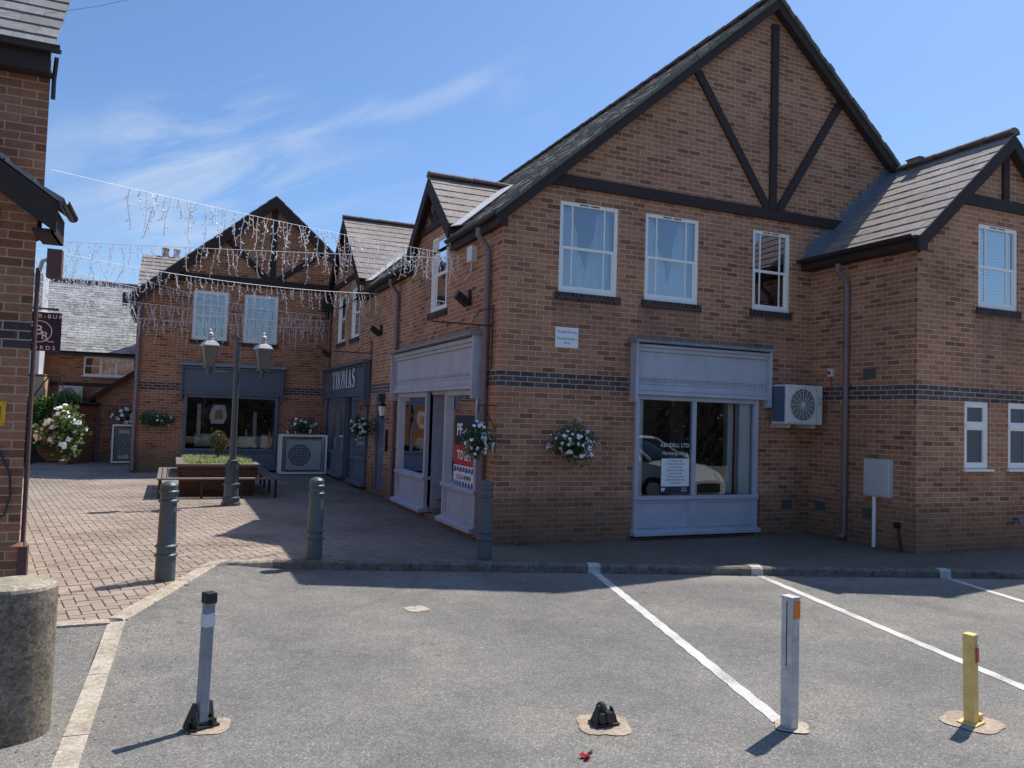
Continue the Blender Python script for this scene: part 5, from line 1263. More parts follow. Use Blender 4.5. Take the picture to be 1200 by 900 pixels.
def basket(name, c, rx, rz_, seed, label, wallpt=None, leaf='leaf', nl=620, nf=55, fr=.026, bias=(0,0,0), bowl=.6, bowlz=-.12, group='baskets of white flowers', cat='hanging basket', ls=.05):
    rr = random.Random(seed); c = V(c)
    t = thing(name, (c.x,c.y,c.z-rz_), label, cat, group)
    mb = MB(); rb_ = rx*bowl
    mb.lathe([(rb_*.25,-rb_*.75),(rb_*.65,-rb_*.6),(rb_*.93,-rb_*.28),(rb_,0),(rb_*.9,.01)], c+V((0,0,bowlz)), 16); mb.build('basket_bowl', M['coir'], t, smooth=True)
    def rp(k=1.0):
        while True:
            v = V((rr.uniform(-1,1), rr.uniform(-1,1), rr.uniform(-1,1)))
            if .35 < v.length < 1: break
        lump = 1+.22*math.sin(v.x*5+seed)+.18*math.sin(v.z*6+v.y*4+seed*2)
        v = V((v.x*rx, v.y*rx, v.z*rz_))*k*lump
        return c+v+V(bias)*max(0, rr.random()), v
    mb = MB(); leafcloud(mb, [rp()[0] for _ in range(nl)], ls, rr, .1)
    # trailing stems
    for _ in range(14):
        p, v = rp(.95); 
        for k in range(6): leafcloud(mb, [p+V((rr.uniform(-.02,.02), rr.uniform(-.02,.02), -.03*k))], ls*.8, rr, -.3)
    mb.build('foliage', M[leaf], t)
    mb = MB(); P_, O_ = [], []
    for _ in range(nf):
        p, v = rp(1.06); d = V((v.x/rx, v.y/rx, v.z/rz_))
        if d.length < .55: v = v*1.5
        p = c+V(v)+V(bias)*.5; P_.append(p); O_.append(V(v).normalized()+V((0,-.5,.3)))
        if rr.random() < .45:
            for k in range(3): P_.append(p+V((rr.uniform(-.03,.03), rr.uniform(-.03,.03), rr.uniform(-.03,.03)))); O_.append(O_[-1])
    flower_heads(mb, P_, fr, rr, O_); mb.build('flowers', M['petal'], t)
    if wallpt:
        mb = MB(); w = V(wallpt); mb.tube([w, w+(V((c.x,c.y,w.z))-w)*1.0], .009, 5); mb.tube([w-V((0,0,.35)), w+(V((c.x,c.y,w.z))-w)*.7], .007, 5)
        for a in (0, 2.1, 4.2): mb.tube([(c.x,c.y,w.z), c+V((rb_*math.cos(a), rb_*math.sin(a), bowlz))], .004, 4)
        mb.build('bracket', M['black_iron'], t)
    return t
basket('hanging_basket', (1.09,-.24,1.44), .35, .25, 1, 'round basket of white flowers on the brick gable wall left of the shopfront', fr=.028, nf=70, bowlz=-.05, bowl=.45, nl=2600, ls=.036)
basket('hanging_basket', (-.33,-.10,1.46), .25, .23, 2, 'basket of white flowers at the corner of the brick building above a bollard', (0,.05,1.95), nf=50, fr=.028, nl=1500, bowlz=-.03, bowl=.5, ls=.038)
basket('hanging_basket', (-.34,7.15,1.47), .29, .25, 3, 'basket of white flowers between THOMAS and the blue grey door', (0,7.15,1.95), nf=46, fr=.034, bowlz=-.05, bowl=.5, nl=1300)
basket('hanging_basket', (-4.62,12.92,1.43), .40, .20, 4, 'dark basket with few white flowers left of the far shop window', nf=14, fr=.035, bowlz=-.05, bowl=.45, nl=1500)
basket('flower_tub', (-.78,12.45,1.36), .36, .22, 5, 'tub of white flowers standing on the caged condenser', nf=26, fr=.045, bowlz=-.05, bowl=.55, nl=900, group=None, cat='flower tub')
basket('flower_tub', (-5.56,16.8,1.52), .42, .26, 6, 'tub of white flowers above the condenser in the passage', nf=22, fr=.06, bowlz=-.08, bowl=.45, nl=900, group=None, cat='flower tub')
basket('hanging_basket', (-5.19,-1.75,1.50), .19, .20, 7, 'big sunlit basket of white flowers hanging beside the near left building', (-5.50,-1.72,2.05), leaf='leaf_lit', nl=1500, nf=75, fr=.024, bias=(.08,0,.05), bowl=.85, bowlz=-.12, ls=.05)

# hedge behind the yard wall
rr = random.Random(9); mb = MB(); pts = []
for _ in range(9000):
    x = rr.uniform(-9.6,-6.75); y = rr.uniform(16.9,18.2); zt = 2.02+.1*math.sin(x*5)+.07*math.sin(x*13+y*3)
    z = zt-abs(rr.gauss(0,.75)); pts.append((x, y if rr.random() < .5 else 16.9+rr.uniform(-.08,.1), max(.3, z)))
leafcloud(mb, pts, .085, rr, .3)
hd = thing('hedge', (-8.1,17.5,0), 'sunlit green hedge behind the yard wall', 'hedge')
mb.build('foliage', M['hedge'], hd)
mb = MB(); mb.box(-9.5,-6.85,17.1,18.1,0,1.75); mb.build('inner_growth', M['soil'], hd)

# planter with bench
pl = thing('brick_planter', (-3.45,8.0,0), 'square brick planter with a timber coping in the courtyard', 'planter')
px0, px1, py0, py1 = -4.06, -2.50, 6.85, 9.1
PH = .655
mb = MB(); mb.box(px0+.06,px1-.06,py0+.06,py1-.06,0,.40); mb.build('brickwork', M['brick_planter'], pl)
mb = MB(); mb.box(px0+.02,px1-.02,py0+.02,py0+.16,.40,PH-.05); mb.box(px0+.02,px1-.02,py1-.16,py1-.02,.40,PH-.05); mb.box(px0+.02,px0+.16,py0+.16,py1-.16,.40,PH-.05); mb.box(px1-.16,px1-.02,py0+.16,py1-.16,.40,PH-.05); mb.build('timber_side', M['brick_planter'], pl)
mb = MB(); c1 = .20
mb.box(px0-.02,px1+.02,py0-.02,py0+c1,PH-.048,PH); mb.box(px0-.02,px1+.02,py1-c1,py1+.02,PH-.048,PH); mb.box(px0-.02,px0+c1,py0+c1+.003,py1-c1-.003,PH-.048,PH); mb.box(px1-c1,px1+.02,py0+c1+.003,py1-c1-.003,PH-.048,PH); mb.build('coping', M['wood'], pl)
mb = MB(); mb.box(px0+.17,px1-.17,py0+.17,py1-.17,.3,PH-.06); mb.build('soil', M['soil'], pl)
gc = MB(); rr = random.Random(12)
for _ in range(4200):
    x = rr.uniform(px0+.14,px1-.14); y = rr.uniform(py0+.14,py1-.14); h = rr.uniform(.0,.10)
    b0 = V((x,y,PH-.07)); tp = b0+V((rr.uniform(-.05,.05), rr.uniform(-.05,.05), h+.05)); w = V((rr.uniform(-1,1), rr.uniform(-1,1), 0)).normalized()*.012
    gc.face([b0-w, b0+w, tp+w*.8, tp+V((0,0,.02)), tp-w*.8])
gcv = gc.build('ground_cover', M['leaf_pale'], origin=(-3.3,8,PH)); tag(gcv, 'pale green ground cover filling the courtyard planter', 'plant', kind='stuff')
tp = thing('topiary_tree', (-3.25,8.1,PH-.06), 'brownish clipped ball on a short stem in the courtyard planter', 'shrub')
mb = MB(); mb.tube([(-3.25,8.1,PH-.1),(-3.24,8.1,PH+.30)], .022, 8); mb.build('trunk', M['bark'], tp)
mb = MB(); pts = []
for _ in range(1500):
    v = V((rr.gauss(0,1), rr.gauss(0,1), rr.gauss(0,1))).normalized()*rr.uniform(.75,1.05)
    pts.append((-3.24+v.x*.17, 8.1+v.y*.17, PH+.40+v.z*.235))
leafcloud(mb, pts, .04, rr, .3); mb.build('crown', M['leaf_topiary'], tp)
bn = thing('bench', (-3.45,8.0,0), 'slatted timber bench on black legs wrapped round the planter', 'bench')
bx0, bx1, by0, by1, BH = -4.42, -2.14, 6.42, 9.5, .40
mb = MB(); sw_ = .075
for k in range(3):
    o = k*(sw_+.018)
    if k < 4:
        mb.box(bx0+o,bx1-o,by0+o,by0+o+sw_,BH-.03,BH); mb.box(bx0+o,bx1-o,by1-o-sw_,by1-o,BH-.03,BH)
        mb.box(bx0+o,bx0+o+sw_,by0+o+sw_+.003,by1-o-sw_-.003,BH-.03,BH); mb.box(bx1-o-sw_,bx1-o,by0+o+sw_+.003,by1-o-sw_-.003,BH-.03,BH)
mb.build('seat_slats', M['wood'], bn)
for (x, y) in ((bx0+.05,by0+.06),(bx0+.05,7.5),(bx0+.05,8.5),(bx0+.05,by1-.1),(-3.6,by0+.06),(-2.85,by0+.06),(bx1-.05,by0+.06),(bx1-.05,7.6),(bx1-.05,8.6),(bx1-.05,by1-.1)):
    mb = MB(); mb.box(x-.022,x+.022,y-.022,y+.022,0,BH-.031); mb.build('leg', M['black_iron'], bn, origin=(x,y,0))

# ================================================================== STREET FURNITURE
def iron_bollard():
    t = thing('bollard', (0,0,0), '', 'bollard', 'grey green cast iron bollards along the edge of the paving')
    mb = MB()
    mb.lathe([(.118,0),(.118,.20),(.116,.235),(.136,.245),(.138,.262),(.114,.275),(.112,.325),(.132,.335),(.134,.352),(.110,.365),
              (.100,.70),(.098,.775),(.118,.785),(.120,.802),(.097,.815),(.096,.868),(.116,.880),(.117,.895),(.102,.905),(.104,.955),(.085,.975),(.04,.992),(.0,.997)], (0,0,0), 28)
    mb.build('post', M['iron'], t, smooth=True)
    mb = MB()
    for k in range(7):                       # worn raised lettering band down one face
        z = .40+.045*k; a = R(-38); x, y = .107*math.cos(a), .107*math.sin(a)
        mb.box(x-.012,x+.006,y-.010,y+.010,z,z+.024)
    mb.build('raised_marks', M['iron'], t)
    return t
bp = iron_bollard()
for i, (x, y, rz__, lb_) in enumerate(((-4.2,-1.3,.0,'cast iron bollard on the sunlit paving beside the sloping kerb'), (-2.55,-.48,.6,'cast iron bollard in front of the planter at the shadow edge'), (-.52,-.97,1.1,'cast iron bollard at the corner of the brick building'))):
    o = bp if i == 0 else copy_tree(bp); o.location = (x, y, 0); o.rotation_euler.z = rz__; o['label'] = lb_
for o in [bp]+[c for c in col.objects if c.name.startswith('bollard.')]: o.scale = (.83,.83,1.0)
bp.scale = (.84,.84,1.03)

# twin lantern lamp post
lp = thing('street_lamp', (-3.13,5.28,0), 'twin lantern lamp post in the courtyard', 'street lamp')
mb = MB(); c = (-3.13,5.28,0)
mb.lathe([(.175,0),(.175,.05),(.155,.06),(.15,.12),(.165,.13),(.165,.15),(.135,.165),(.13,.36),(.15,.375),(.155,.40),(.125,.415),(.115,.46),(.12,.50),(.11,.62),(.095,.72),(.092,.80),(.105,.81),(.105,.83),(.062,.85),(.058,1.2),(.052,2.4),(.047,3.02),(.055,3.03),(.055,3.06),(.03,3.07),(.042,3.11),(.03,3.15),(0,3.17)], c, 24)
mb.build('post', M['lamp_iron'], lp, smooth=True)
mb = MB()
for a in range(12):
    t_ = 2*math.pi*a/12; mb.box(c[0]+.118*math.cos(t_)-.008, c[0]+.118*math.cos(t_)+.008, c[1]+.118*math.sin(t_)-.008, c[1]+.118*math.sin(t_)+.008, .42, .78)
mb.build('flutes', M['lamp_iron'], lp)
mb = MB(); mb.tube([(-3.64,5.26,2.47),(-2.62,5.30,2.47)], .016, 8); mb.build('ladder_bar', M['lamp_iron'], lp)
for sx, dy in ((-.49,-.02), (.46,.02)):
    X, Y = c[0]+sx, c[1]+dy; O = (X, Y, 2.42)
    mb = MB(); mb.lathe([(.02,-.02),(.045,0),(.03,.05),(.05,.10),(.105,.11),(.105,.13)], (X,Y,2.42), 8)
    rt = R(45+14); z0, z1, r0, r1 = .13, .51, .09, .185
    for k in range(4):
        a = rt+k*math.pi/2; mb.tube([(X+r0*math.cos(a),Y+r0*math.sin(a),2.42+z0),(X+r1*math.cos(a),Y+r1*math.sin(a),2.42+z1)], .010, 5)
    L1 = mb.build('lantern', M['lamp_iron'], lp, origin=O)
    mb = MB(); mb.lathe([(r0*.96,z0),(r1*.96,z1)], (X,Y,2.42), 4, rot=rt); mb.build('lantern_glass', M['lantern_glass'], L1)
    mb = MB(); mb.lathe([(r1*1.06,z1),(r1*1.08,z1+.02),(r1*.75,z1+.085),(r1*.35,z1+.115)], (X,Y,2.42), 4, rot=rt); mb.build('lantern_roof', M['lamp_white'], L1)
    mb = MB(); mb.lathe([(.05,z1+.10),(.055,z1+.15),(.03,z1+.17),(.065,z1+.205),(.06,z1+.24),(.02,z1+.27),(.025,z1+.30),(.0,z1+.34)], (X,Y,2.42), 12); mb.build('finial', M['galv'], L1, smooth=True)

# concrete bollard
cb_ = thing('concrete_bollard', (-4.99,-4.93,-.09), 'fat exposed aggregate concrete bollard at the left edge', 'bollard')
mb = MB(); mb.lathe([(.212,0),(.214,.3),(.216,.80),(.214,.825)], (-4.99,-4.93,-.09), 40); mb.build('drum', M['bollard_conc'], cb_, smooth=True)
mb = MB(); mb.lathe([(.2135,.826),(.208,.845),(.19,.855),(.0,.862)], (-4.99,-4.93,-.09), 40); mb.build('top', M['bollard_top'], cb_, smooth=True)

def patch(mb, cx, cy, r, seed, z=-.0845, sq=1.0):
    rr = random.Random(seed); n = 22; P_ = []
    for i in range(n):
        a = 2*math.pi*i/n; q = r*(1+rr.uniform(-.04,.04))*(1+.10*math.cos(4*a+seed)); P_.append((cx+q*math.cos(a)*sq, cy+q*math.sin(a), z))
    mb.face(P_)
# folding parking posts
def spost(cx, cy, label, zr_=0, lean=(0,0)):
    t = thing('parking_post', (cx,cy,-.088), label, 'parking post', 'parking posts along the bays'); return t
p1 = spost(-3.97, -5.2, 'leaning grey parking post with a black cap and white tape')
def L1_(x, y, z): return (-3.97+x, -5.2+y, -.088+z)
mb = MB(); w = .029; mb.box(-3.97-w,-3.97+w,-5.2-w,-5.2+w,-.05,.66); o1 = mb.build('post', M['galv_paint'], p1, bevel=.006)
mb = MB(); w = .0305; mb.box(-3.97-w,-3.97+w,-5.2-w,-5.2+w,.50,.575); mb.build('white_tape', M['tape'], p1)
mb = MB(); w = .035; mb.box(-3.97-w,-3.97+w,-5.2-w,-5.2+w,.635,.70); mb.build('cap', M['black'], p1, bevel=.006)
mb = MB(); mb.box(-4.06,-3.88,-5.25,-5.15,-.084,-.070)
for s in (-1, 1):
    x = -3.97+s*.048; mb.hexa([(x-.006,-5.26,-.07),(x+.006,-5.26,-.07),(x+.006+s*.03,-5.14,-.07),(x-.006+s*.03,-5.14,-.07),(x-.006,-5.215,.06),(x+.006,-5.215,.06),(x+.006,-5.185,.06),(x-.006,-5.185,.06)])
mb.tube([(-4.04,-5.2,-.03),(-3.90,-5.2,-.03)], .012, 8)
for s in (-1, 1): mb.tube([(-3.97+s*.08,-5.20,-.07),(-3.97+s*.08,-5.20,-.05)], .014, 6)
mb.build('hinge_base', M['black_iron'], p1)
mb = MB(); patch(mb, -3.93, -5.19, .135, 4, -.0855); tag(mb.build('concrete_patch', M['patch'], None, origin=(-3.93,-5.19,-.085)), 'small pale concrete patch under the leaning grey post', 'patch', kind='structure')
p1.rotation_euler = (R(-1.0), R(1.6), R(24)); 

p2 = spost(-.58, -6.36, 'straight galvanised parking post with an orange reflector at its top')
mb = MB(); w, e = .033, .045; mb.box(-.58-w,-.58+w,-6.36-e,-6.36+e,-.088,.715); mb.build('post', M['galv'], p2, bevel=.005)
mb = MB(); mb.box(-.58-w-.002,-.58-w-.0005,-6.36-.003,-6.36+.003,.3,.70); mb.build('slot', M['black'], p2)
mb = MB(); mb.box(-.602,-.549,-6.36-e-.005,-6.36-e-.001,.595,.705); mb.build('reflector', M['orange'], p2)
mb = MB(); mb.box(-.58-w-.003,-.58+w+.003,-6.36-e-.003,-6.36+e+.003,.716,.728); mb.build('cap', M['galv'], p2)
mb = MB(); patch(mb, -.56, -6.36, .11, 6, -.0815); tag(mb.build('concrete_patch', M['kerb'], None, origin=(-.56,-6.36,-.082)), 'rough patch at the foot of the galvanised post', 'patch', kind='structure')
p2.rotation_euler = (0, R(-.3), R(6))

p3 = spost(.62, -6.70, 'short yellow parking post with a red reflector')
mb = MB(); w = .034; mb.box(.62-w,.62+w,-6.70-w,-6.70+w,-.085,.49); mb.build('post', M['yellow'], p3, bevel=.005)
mb = MB(); mb.box(.614,.650,-6.70-w-.006,-6.70-w-.001,.31,.40); mb.build('reflector', M['red'], p3)
mb = MB(); mb.box(.616,.648,-6.70-w-.005,-6.70-w-.001,.405,.43); mb.build('lock_plate', M['galv'], p3)
mb = MB(); mb.box(.55,.69,-6.76,-6.64,-.082,-.072); mb.box(.66,.70,-6.74,-6.66,-.072,-.03); mb.build('foot_plate', M['yellow'], p3, bevel=.004)
mb = MB(); patch(mb, .64, -6.69, .185, 8, -.0845, 1.0); tag(mb.build('concrete_patch', M['patch'], None, origin=(.64,-6.69,-.085)), 'round pale concrete patch under the yellow post', 'patch', kind='structure')
p3.rotation_euler = (0, R(-2.2), R(12))

p4 = thing('folded_post_base', (-1.67,-5.94,-.085), 'black hinge base of a missing parking post on a sandy patch', 'post base')
mb = MB(); X, Y = -1.67, -5.94
mb.box(X-.085,X+.085,Y-.055,Y+.055,-.080,-.066)
mb.hexa([(X-.075,Y-.045,-.066),(X-.06,Y-.045,-.066),(X-.06,Y+.045,-.066),(X-.075,Y+.045,-.066),(X-.045,Y-.012,.035),(X-.033,Y-.012,.035),(X-.033,Y+.012,.035),(X-.045,Y+.012,.035)])
mb.hexa([(X+.06,Y-.045,-.066),(X+.075,Y-.045,-.066),(X+.075,Y+.045,-.066),(X+.06,Y+.045,-.066),(X+.045,Y-.012,.02),(X+.055,Y-.012,.02),(X+.055,Y+.012,.02),(X+.045,Y+.012,.02)])
mb.build('hinge_base', M['black_iron'], p4, bevel=.003, recalc=True)
mb = MB(); mb.tube([(X-.03,Y-.05,-.035),(X-.03,Y+.04,-.035)], .030, 12); mb.tube([(X+.02,Y-.06,-.03),(X+.02,Y+.035,-.03)], .034, 14); mb.lathe([(.045,-.066),(.045,-.02),(.03,.03),(.012,.045)], (X-.01,Y+.02,0), 14); mb.build('hinge_barrel', M['black'], p4, smooth=True)
mb = MB(); patch(mb, X, Y+.0, .175, 11, -.0845, 1.0); tag(mb.build('concrete_patch', M['patch'], None, origin=(X,Y,-.085)), 'sandy concrete patch under the black hinge base', 'patch', kind='structure')
mb = MB(); patch(mb, -1.95, -2.83, .12, 15, -.0855, 1.0); tag(mb.build('access_cover', M['kerb'], None, origin=(-1.95,-2.83,-.085)), 'small pale round cover in the asphalt', 'cover', kind='structure')

# dropped red flower
fl = thing('fallen_flower', (-2.02,-6.36,-.088), 'small crushed red flower lying on the asphalt at the bottom edge', 'flower')
rr = random.Random(4); mb = MB()
for k in range(7):
    a = rr.uniform(0,6.28); c_ = V((-2.02+.018*math.cos(a), -6.33+.018*math.sin(a), -.08+rr.uniform(0,.018))); x = V((rr.uniform(-1,1), rr.uniform(-1,1), .4)).normalized()*.02; y = x.cross(V((0,.3,1))).normalized()*.018
    mb.face([c_-x, c_-y, c_+x, c_+y])
mb.build('petals', M['red'], fl)
mb = MB()
for k in range(3): c_ = V((-1.98+.01*k, -6.28+.01*k, -.078)); mb.face([c_, c_+V((.02,.01,.006)), c_+V((.045,.0,.0)), c_+V((.02,-.012,.004))])
mb.build('leaf', M['leaf_lit'], fl)
# leaf litter by the kerb
rr = random.Random(14); mb = MB()
for _ in range(420):
    if rr.random() < .75: x = rr.gauss(3.2,.35); off = -.10-abs(rr.gauss(0,.14))
    else: x = rr.uniform(-2.5,6); off = -.09-abs(rr.gauss(0,.05))
    y = -1.44-.334*x+off; c_ = V((x, y, -.083+rr.uniform(0,.004))); a = rr.uniform(0,6.28); s = rr.uniform(.005,.017)
    mb.face([c_+V((math.cos(a)*s, math.sin(a)*s, rr.uniform(0,.006))), c_+V((math.cos(a+1.6)*s*.5, math.sin(a+1.6)*s*.5, 0)), c_-V((math.cos(a)*s, math.sin(a)*s, 0)), c_-V((math.cos(a+1.6)*s*.5, math.sin(a+1.6)*s*.5, 0))])
for _ in range(260):
    x = rr.uniform(-4,6); y = rr.uniform(-7.2,-3.2); s = rr.uniform(.002,.008); c_ = V((x, y, -.085)); a = rr.uniform(0,6.28)
    if y < -1.6-.334*x: mb.face([c_+V((math.cos(a+t)*s*rr.uniform(.5,1), math.sin(a+t)*s*rr.uniform(.5,1), .001)) for t in (0,1.5,3,4.6)])
for _ in range(160):
    x = rr.uniform(-4.9,-4.1); y = rr.uniform(-5.6,-2.9); s = rr.uniform(.004,.012); c_ = V((x, y, ground_h(x,y)+.004)); a = rr.uniform(0,6.28)
    mb.face([c_+V((math.cos(a+t)*s*rr.uniform(.6,1), math.sin(a+t)*s*rr.uniform(.6,1), .002)) for t in (0,1.5,3,4.6)])
tag(mb.build('leaf_litter', leaf_mat('dry_litter', (.10,.08,.05), (.24,.20,.15), (.42,.39,.34), .1)), 'dry leaf litter and grit along the kerb and gutter', 'litter', kind='stuff')

# ================================================================== ICICLE LIGHTS
rr = random.Random(21); drops = []
def drop_mesh(seed, Ld):
    q = random.Random(seed); mb = MB(); p = V((0,0,0)); pts = [p.copy()]
    n = 5
    bx, by = q.uniform(-.04,.04), q.uniform(-.04,.04)
    for k in range(n): p = p+V((bx/n*2+q.uniform(-.016,.016), by/n*2+q.uniform(-.016,.016), -Ld/n)); pts.append(p.copy())
    mb.tube(pts, .0038, 4)
    for k in range(1, n+1):
        a = q.uniform(0,6.28); e = pts[k]+V((math.cos(a)*.03, math.sin(a)*.03, -.022)); mb.tube([pts[k], e], .004, 4); mb.lathe([(.005,-.010),(.007,0),(.005,.008)], e, 5)
    me_o = mb.build('icicle', M['lights']); me = me_o.data; bpy.data.objects.remove(me_o); return me
DM = [[drop_mesh(100+10*i+j, L_) for j in range(4)] for i, L_ in enumerate((.20,.30,.42,.52))]
PAT = (2,0,3,1,2,1,3,0,1,2,0,3)
def light_string(a, c, sag, s0, s1, step, label, scale=1.0, seed=0, rad=.005):
    q = random.Random(seed); a = V(a); c = V(c); t = thing('icicle_lights', a, label, 'string lights', 'icicle light strings over the courtyard')
    f = lambda s: a.lerp(c, s)-V((0,0,sag*4*s*(1-s)))
    mb = MB(); mb.tube([f(i/24) for i in range(25)], rad, 5); mb.build('cable', M['lights'], t)
    L_ = (c-a).length; n = min(100, int(L_*(s1-s0)/step))
    for i in range(n):
        s = s0+(s1-s0)*(i+q.uniform(.2,.8))/n
        me = DM[PAT[i % len(PAT)]][q.randrange(4)]
        o = bpy.data.objects.new('icicle', me); col.objects.link(o); o.parent = t; o.location = f(s)-a; o.rotation_euler = (q.uniform(-.08,.08), q.uniform(-.08,.08), q.uniform(0,6.28)); o.scale = (1,1,scale*q.uniform(.8,1.15))
    return t
light_string((-5.27,-2.45,3.82), (-.0,1.57,4.36), .05, .11, .97, .075, 'highest string of icicle lights, rising from the near left building', .85, 1, .0022)
STR = (((-7.2,3.4,4.18), (0,1.57,4.32), .02, .18, .97, .085, 'long level string of icicle lights crossing just below the far gable peak', .8),
       ((-7.2,3.8,4.32), (0,6.84,4.45), .20, .14, .98, .10, 'sagging string of icicle lights ending at the middle of the courtyard wall', .85),
       ((-5.13,12.9,5.18), (-.2,13.0,4.60), .16, .02, .98, .10, 'string of icicle lights starting from the left eaves of the far building', 1.1),
       ((-5.4,12.85,4.56), (-.1,12.8,4.42), .06, .0, .98, .09, 'string of icicle lights across the middle of the far sash windows', 1.1),
       ((-5.3,12.8,4.12), (-.15,12.8,4.22), .05, .0, .98, .10, 'string of icicle lights across the lower panes of the far sash windows', 1.1),
       ((-7.5,6.4,4.75), (-5.2,12.95,4.95), .10, .05, .98, .075, 'short string of icicle lights in the gap of sky left of the far gable', 1.1),
       ((-7.5,6.6,4.15), (-5.2,13.0,4.50), .10, .05, .98, .075, 'short string of icicle lights hanging before the old grey roof', 1.1),
       ((-7.5,6.6,3.60), (-5.2,13.0,4.05), .06, .05, .98, .08, 'lowest short string of icicle lights, above the passage window', 1.1))
for i, (a, c, sg, s0, s1, st, lb_, sc_) in enumerate(STR): light_string(a, c, sg, s0, s1, st, lb_, sc_, 5+i)

# overhead telephone wire, top left
mb = MB(); mb.tube([(-5.9,-2.3,5.14),(-5.45,-2.3,5.22),(-5.0,-2.3,5.40),(-4.2,-2.3,5.80)], .0015, 5)
tag(mb.build('overhead_cable', M['black'], None, origin=(-5.6,-2.1,5.2)), 'thin black cable crossing the slate roof at the top left', 'cable')

# ================================================================== BEHIND / BESIDE THE VIEWER (seen only in the glass)
car = thing('parked_car', (0,0,0), 'white parked car reflected in the car park shop window', 'car')
def car_section(x, hw_, zs):            # half-width and heights of a body section
    return x, hw_, zs
mb = MB(); CL = [(-2.15,.55,.72,.78),(-2.05,.60,.95,.83),(-1.2,.62,1.02,.88),(0,.62,1.0,.89),(.95,.60,.98,.88),(1.65,.55,.88,.86),(2.05,.50,.74,.80),(2.2,.42,.58,.70)]
rings = []
for x, zm, zt, hw_ in CL:
    k = len(mb.v)
    for (yy, zz) in ((-hw_*.92,.22),(-hw_,.34),(-hw_,zm),(-hw_*.93,zt-.03),(-hw_*.6,zt),(hw_*.6,zt),(hw_*.93,zt-.03),(hw_,zm),(hw_,.34),(hw_*.92,.22)): mb.v.append((x,yy,zz))
    rings.append(k)
for i in range(len(rings)-1):
    for j in range(10): mb.f.append((rings[i]+j, rings[i]+(j+1) % 10, rings[i+1]+(j+1) % 10, rings[i+1]+j)); mb.m.append(0)
for r_ in (rings[0], rings[-1]): mb.f.append(tuple(r_+j for j in range(10))); mb.m.append(0)
mb.build('body', M['car'], car, smooth=True)
mb = MB(); CG = [(-1.95,1.0,.70),(-1.45,1.42,.62),(-.3,1.50,.62),(.25,1.45,.62),(1.1,1.0,.72)]
rg = []
for x, zt, hw_ in CG:
    k = len(mb.v)
    for yy, zz in ((-.76,.96),(-hw_,zt-.05),(-hw_*.8,zt),(hw_*.8,zt),(hw_,zt-.05),(.76,.96)): mb.v.append((x,yy,min(zz, zt)))
    rg.append(k)
for i in range(len(rg)-1):
    for j in range(5): mb.f.append((rg[i]+j, rg[i]+j+1, rg[i+1]+j+1, rg[i+1]+j)); mb.m.append(0)
mb.build('window_glass', M['car_glass'], car, smooth=True)
mb = MB(); mb.hexa([(-1.5,-.6,1.44),(.27,-.6,1.46),(.27,.6,1.46),(-1.5,.6,1.44),(-1.4,-.52,1.50),(.2,-.52,1.52),(.2,.52,1.52),(-1.4,.52,1.50)])
for s in (-1, 1): 
    mb.tube([(.25,s*.61,1.46),(1.12,s*.74,1.0)], .035, 6); mb.tube([(-.35,s*.63,1.47),(-.35,s*.78,.98)], .03, 6); mb.tube([(-1.45,s*.62,1.43),(-1.95,s*.72,1.0)], .05, 6)
mb.build('roof', M['car'], car)
for s in (-1, 1):
    mb = MB(); mb.hexa([(.82,s*.86,.98),(.98,s*.86,.98),(.98,s*1.04,.98),(.82,s*1.04,.98),(.84,s*.88,1.1),(.94,s*.88,1.1),(.94,s*1.02,1.12),(.84,s*1.02,1.12)]); mb.build('mirror', M['car'], car, recalc=True)
    mb = MB(); mb.hexa([(2.0,s*.50,.62),(2.21,s*.42,.60),(1.85,s*.86,.66),(1.75,s*.80,.66),(1.98,s*.50,.74),(2.06,s*.44,.74),(1.80,s*.84,.78),(1.75,s*.78,.78)]); mb.build('headlight', M['lens'], car, recalc=True)
    for x in (-1.35, 1.38):
        mb = MB(); mb.tube([(x,s*.72,.32),(x,s*.91,.32)], .32, 24); wh = mb.build('wheel', M['tyre'], car, origin=(x,s*.8,.32))
        mb = MB(); mb.tube([(x,s*.90,.32),(x,s*.915,.32)], .20, 16); mb.build('rim', M['galv'], wh)
mb = MB(); mb.box(2.12,2.215,-.4,.4,.34,.52); mb.build('grille', M['black'], car)
car.location = (6.25,-6.35,-.09); car.rotation_euler.z = R(72)

def tree(x, y, h, r, seed, label):
    q = random.Random(seed); t = thing('tree', (x,y,-.09), label, 'tree', 'trees behind the car park')
    mb = MB(); mb.tube([(x,y,-.1),(x+.1,y,h*.3),(x-.05,y+.1,h*.75)], [.22,.16,.06], 8)
    cl = []
    for k in range(14):
        a = q.uniform(0,6.28); rr_ = q.uniform(.2,.8)*r; c_ = V((x+rr_*math.cos(a), y+rr_*math.sin(a), h*q.uniform(.42,.9))); cl.append(c_); mb.tube([(x,y,h*.3), c_], [.07,.02], 5)
    mb.build('trunk', M['bark'], t)
    mb = MB(); pts = []
    for c_ in cl:
        for _ in range(320): v = V((q.gauss(0,1), q.gauss(0,1), q.gauss(0,.8)))*r*.24; pts.append(c_+v)
    leafcloud(mb, pts, .2, q, .2); mb.build('crown', M['leaf_tree'], t)
for i, (x, y, h, r) in enumerate(((-9,-24,6,3),(-2,-26,6.5,3.2),(4,-23,5.5,3),(10,-25,6.5,3.3),(16,-22,6,3),(22,-24,6.5,3.2),(29,-20,6,3.2),(36,-23,6.5,3.3))):
    tree(x, y, h, r, 70+i, 'broad dark tree standing across the car park, behind the viewer')
rr = random.Random(31); mb = MB(); pts = [(rr.uniform(-14,40), -19+rr.uniform(-.8,.8), rr.uniform(-.1,3.4)) for _ in range(17000)]
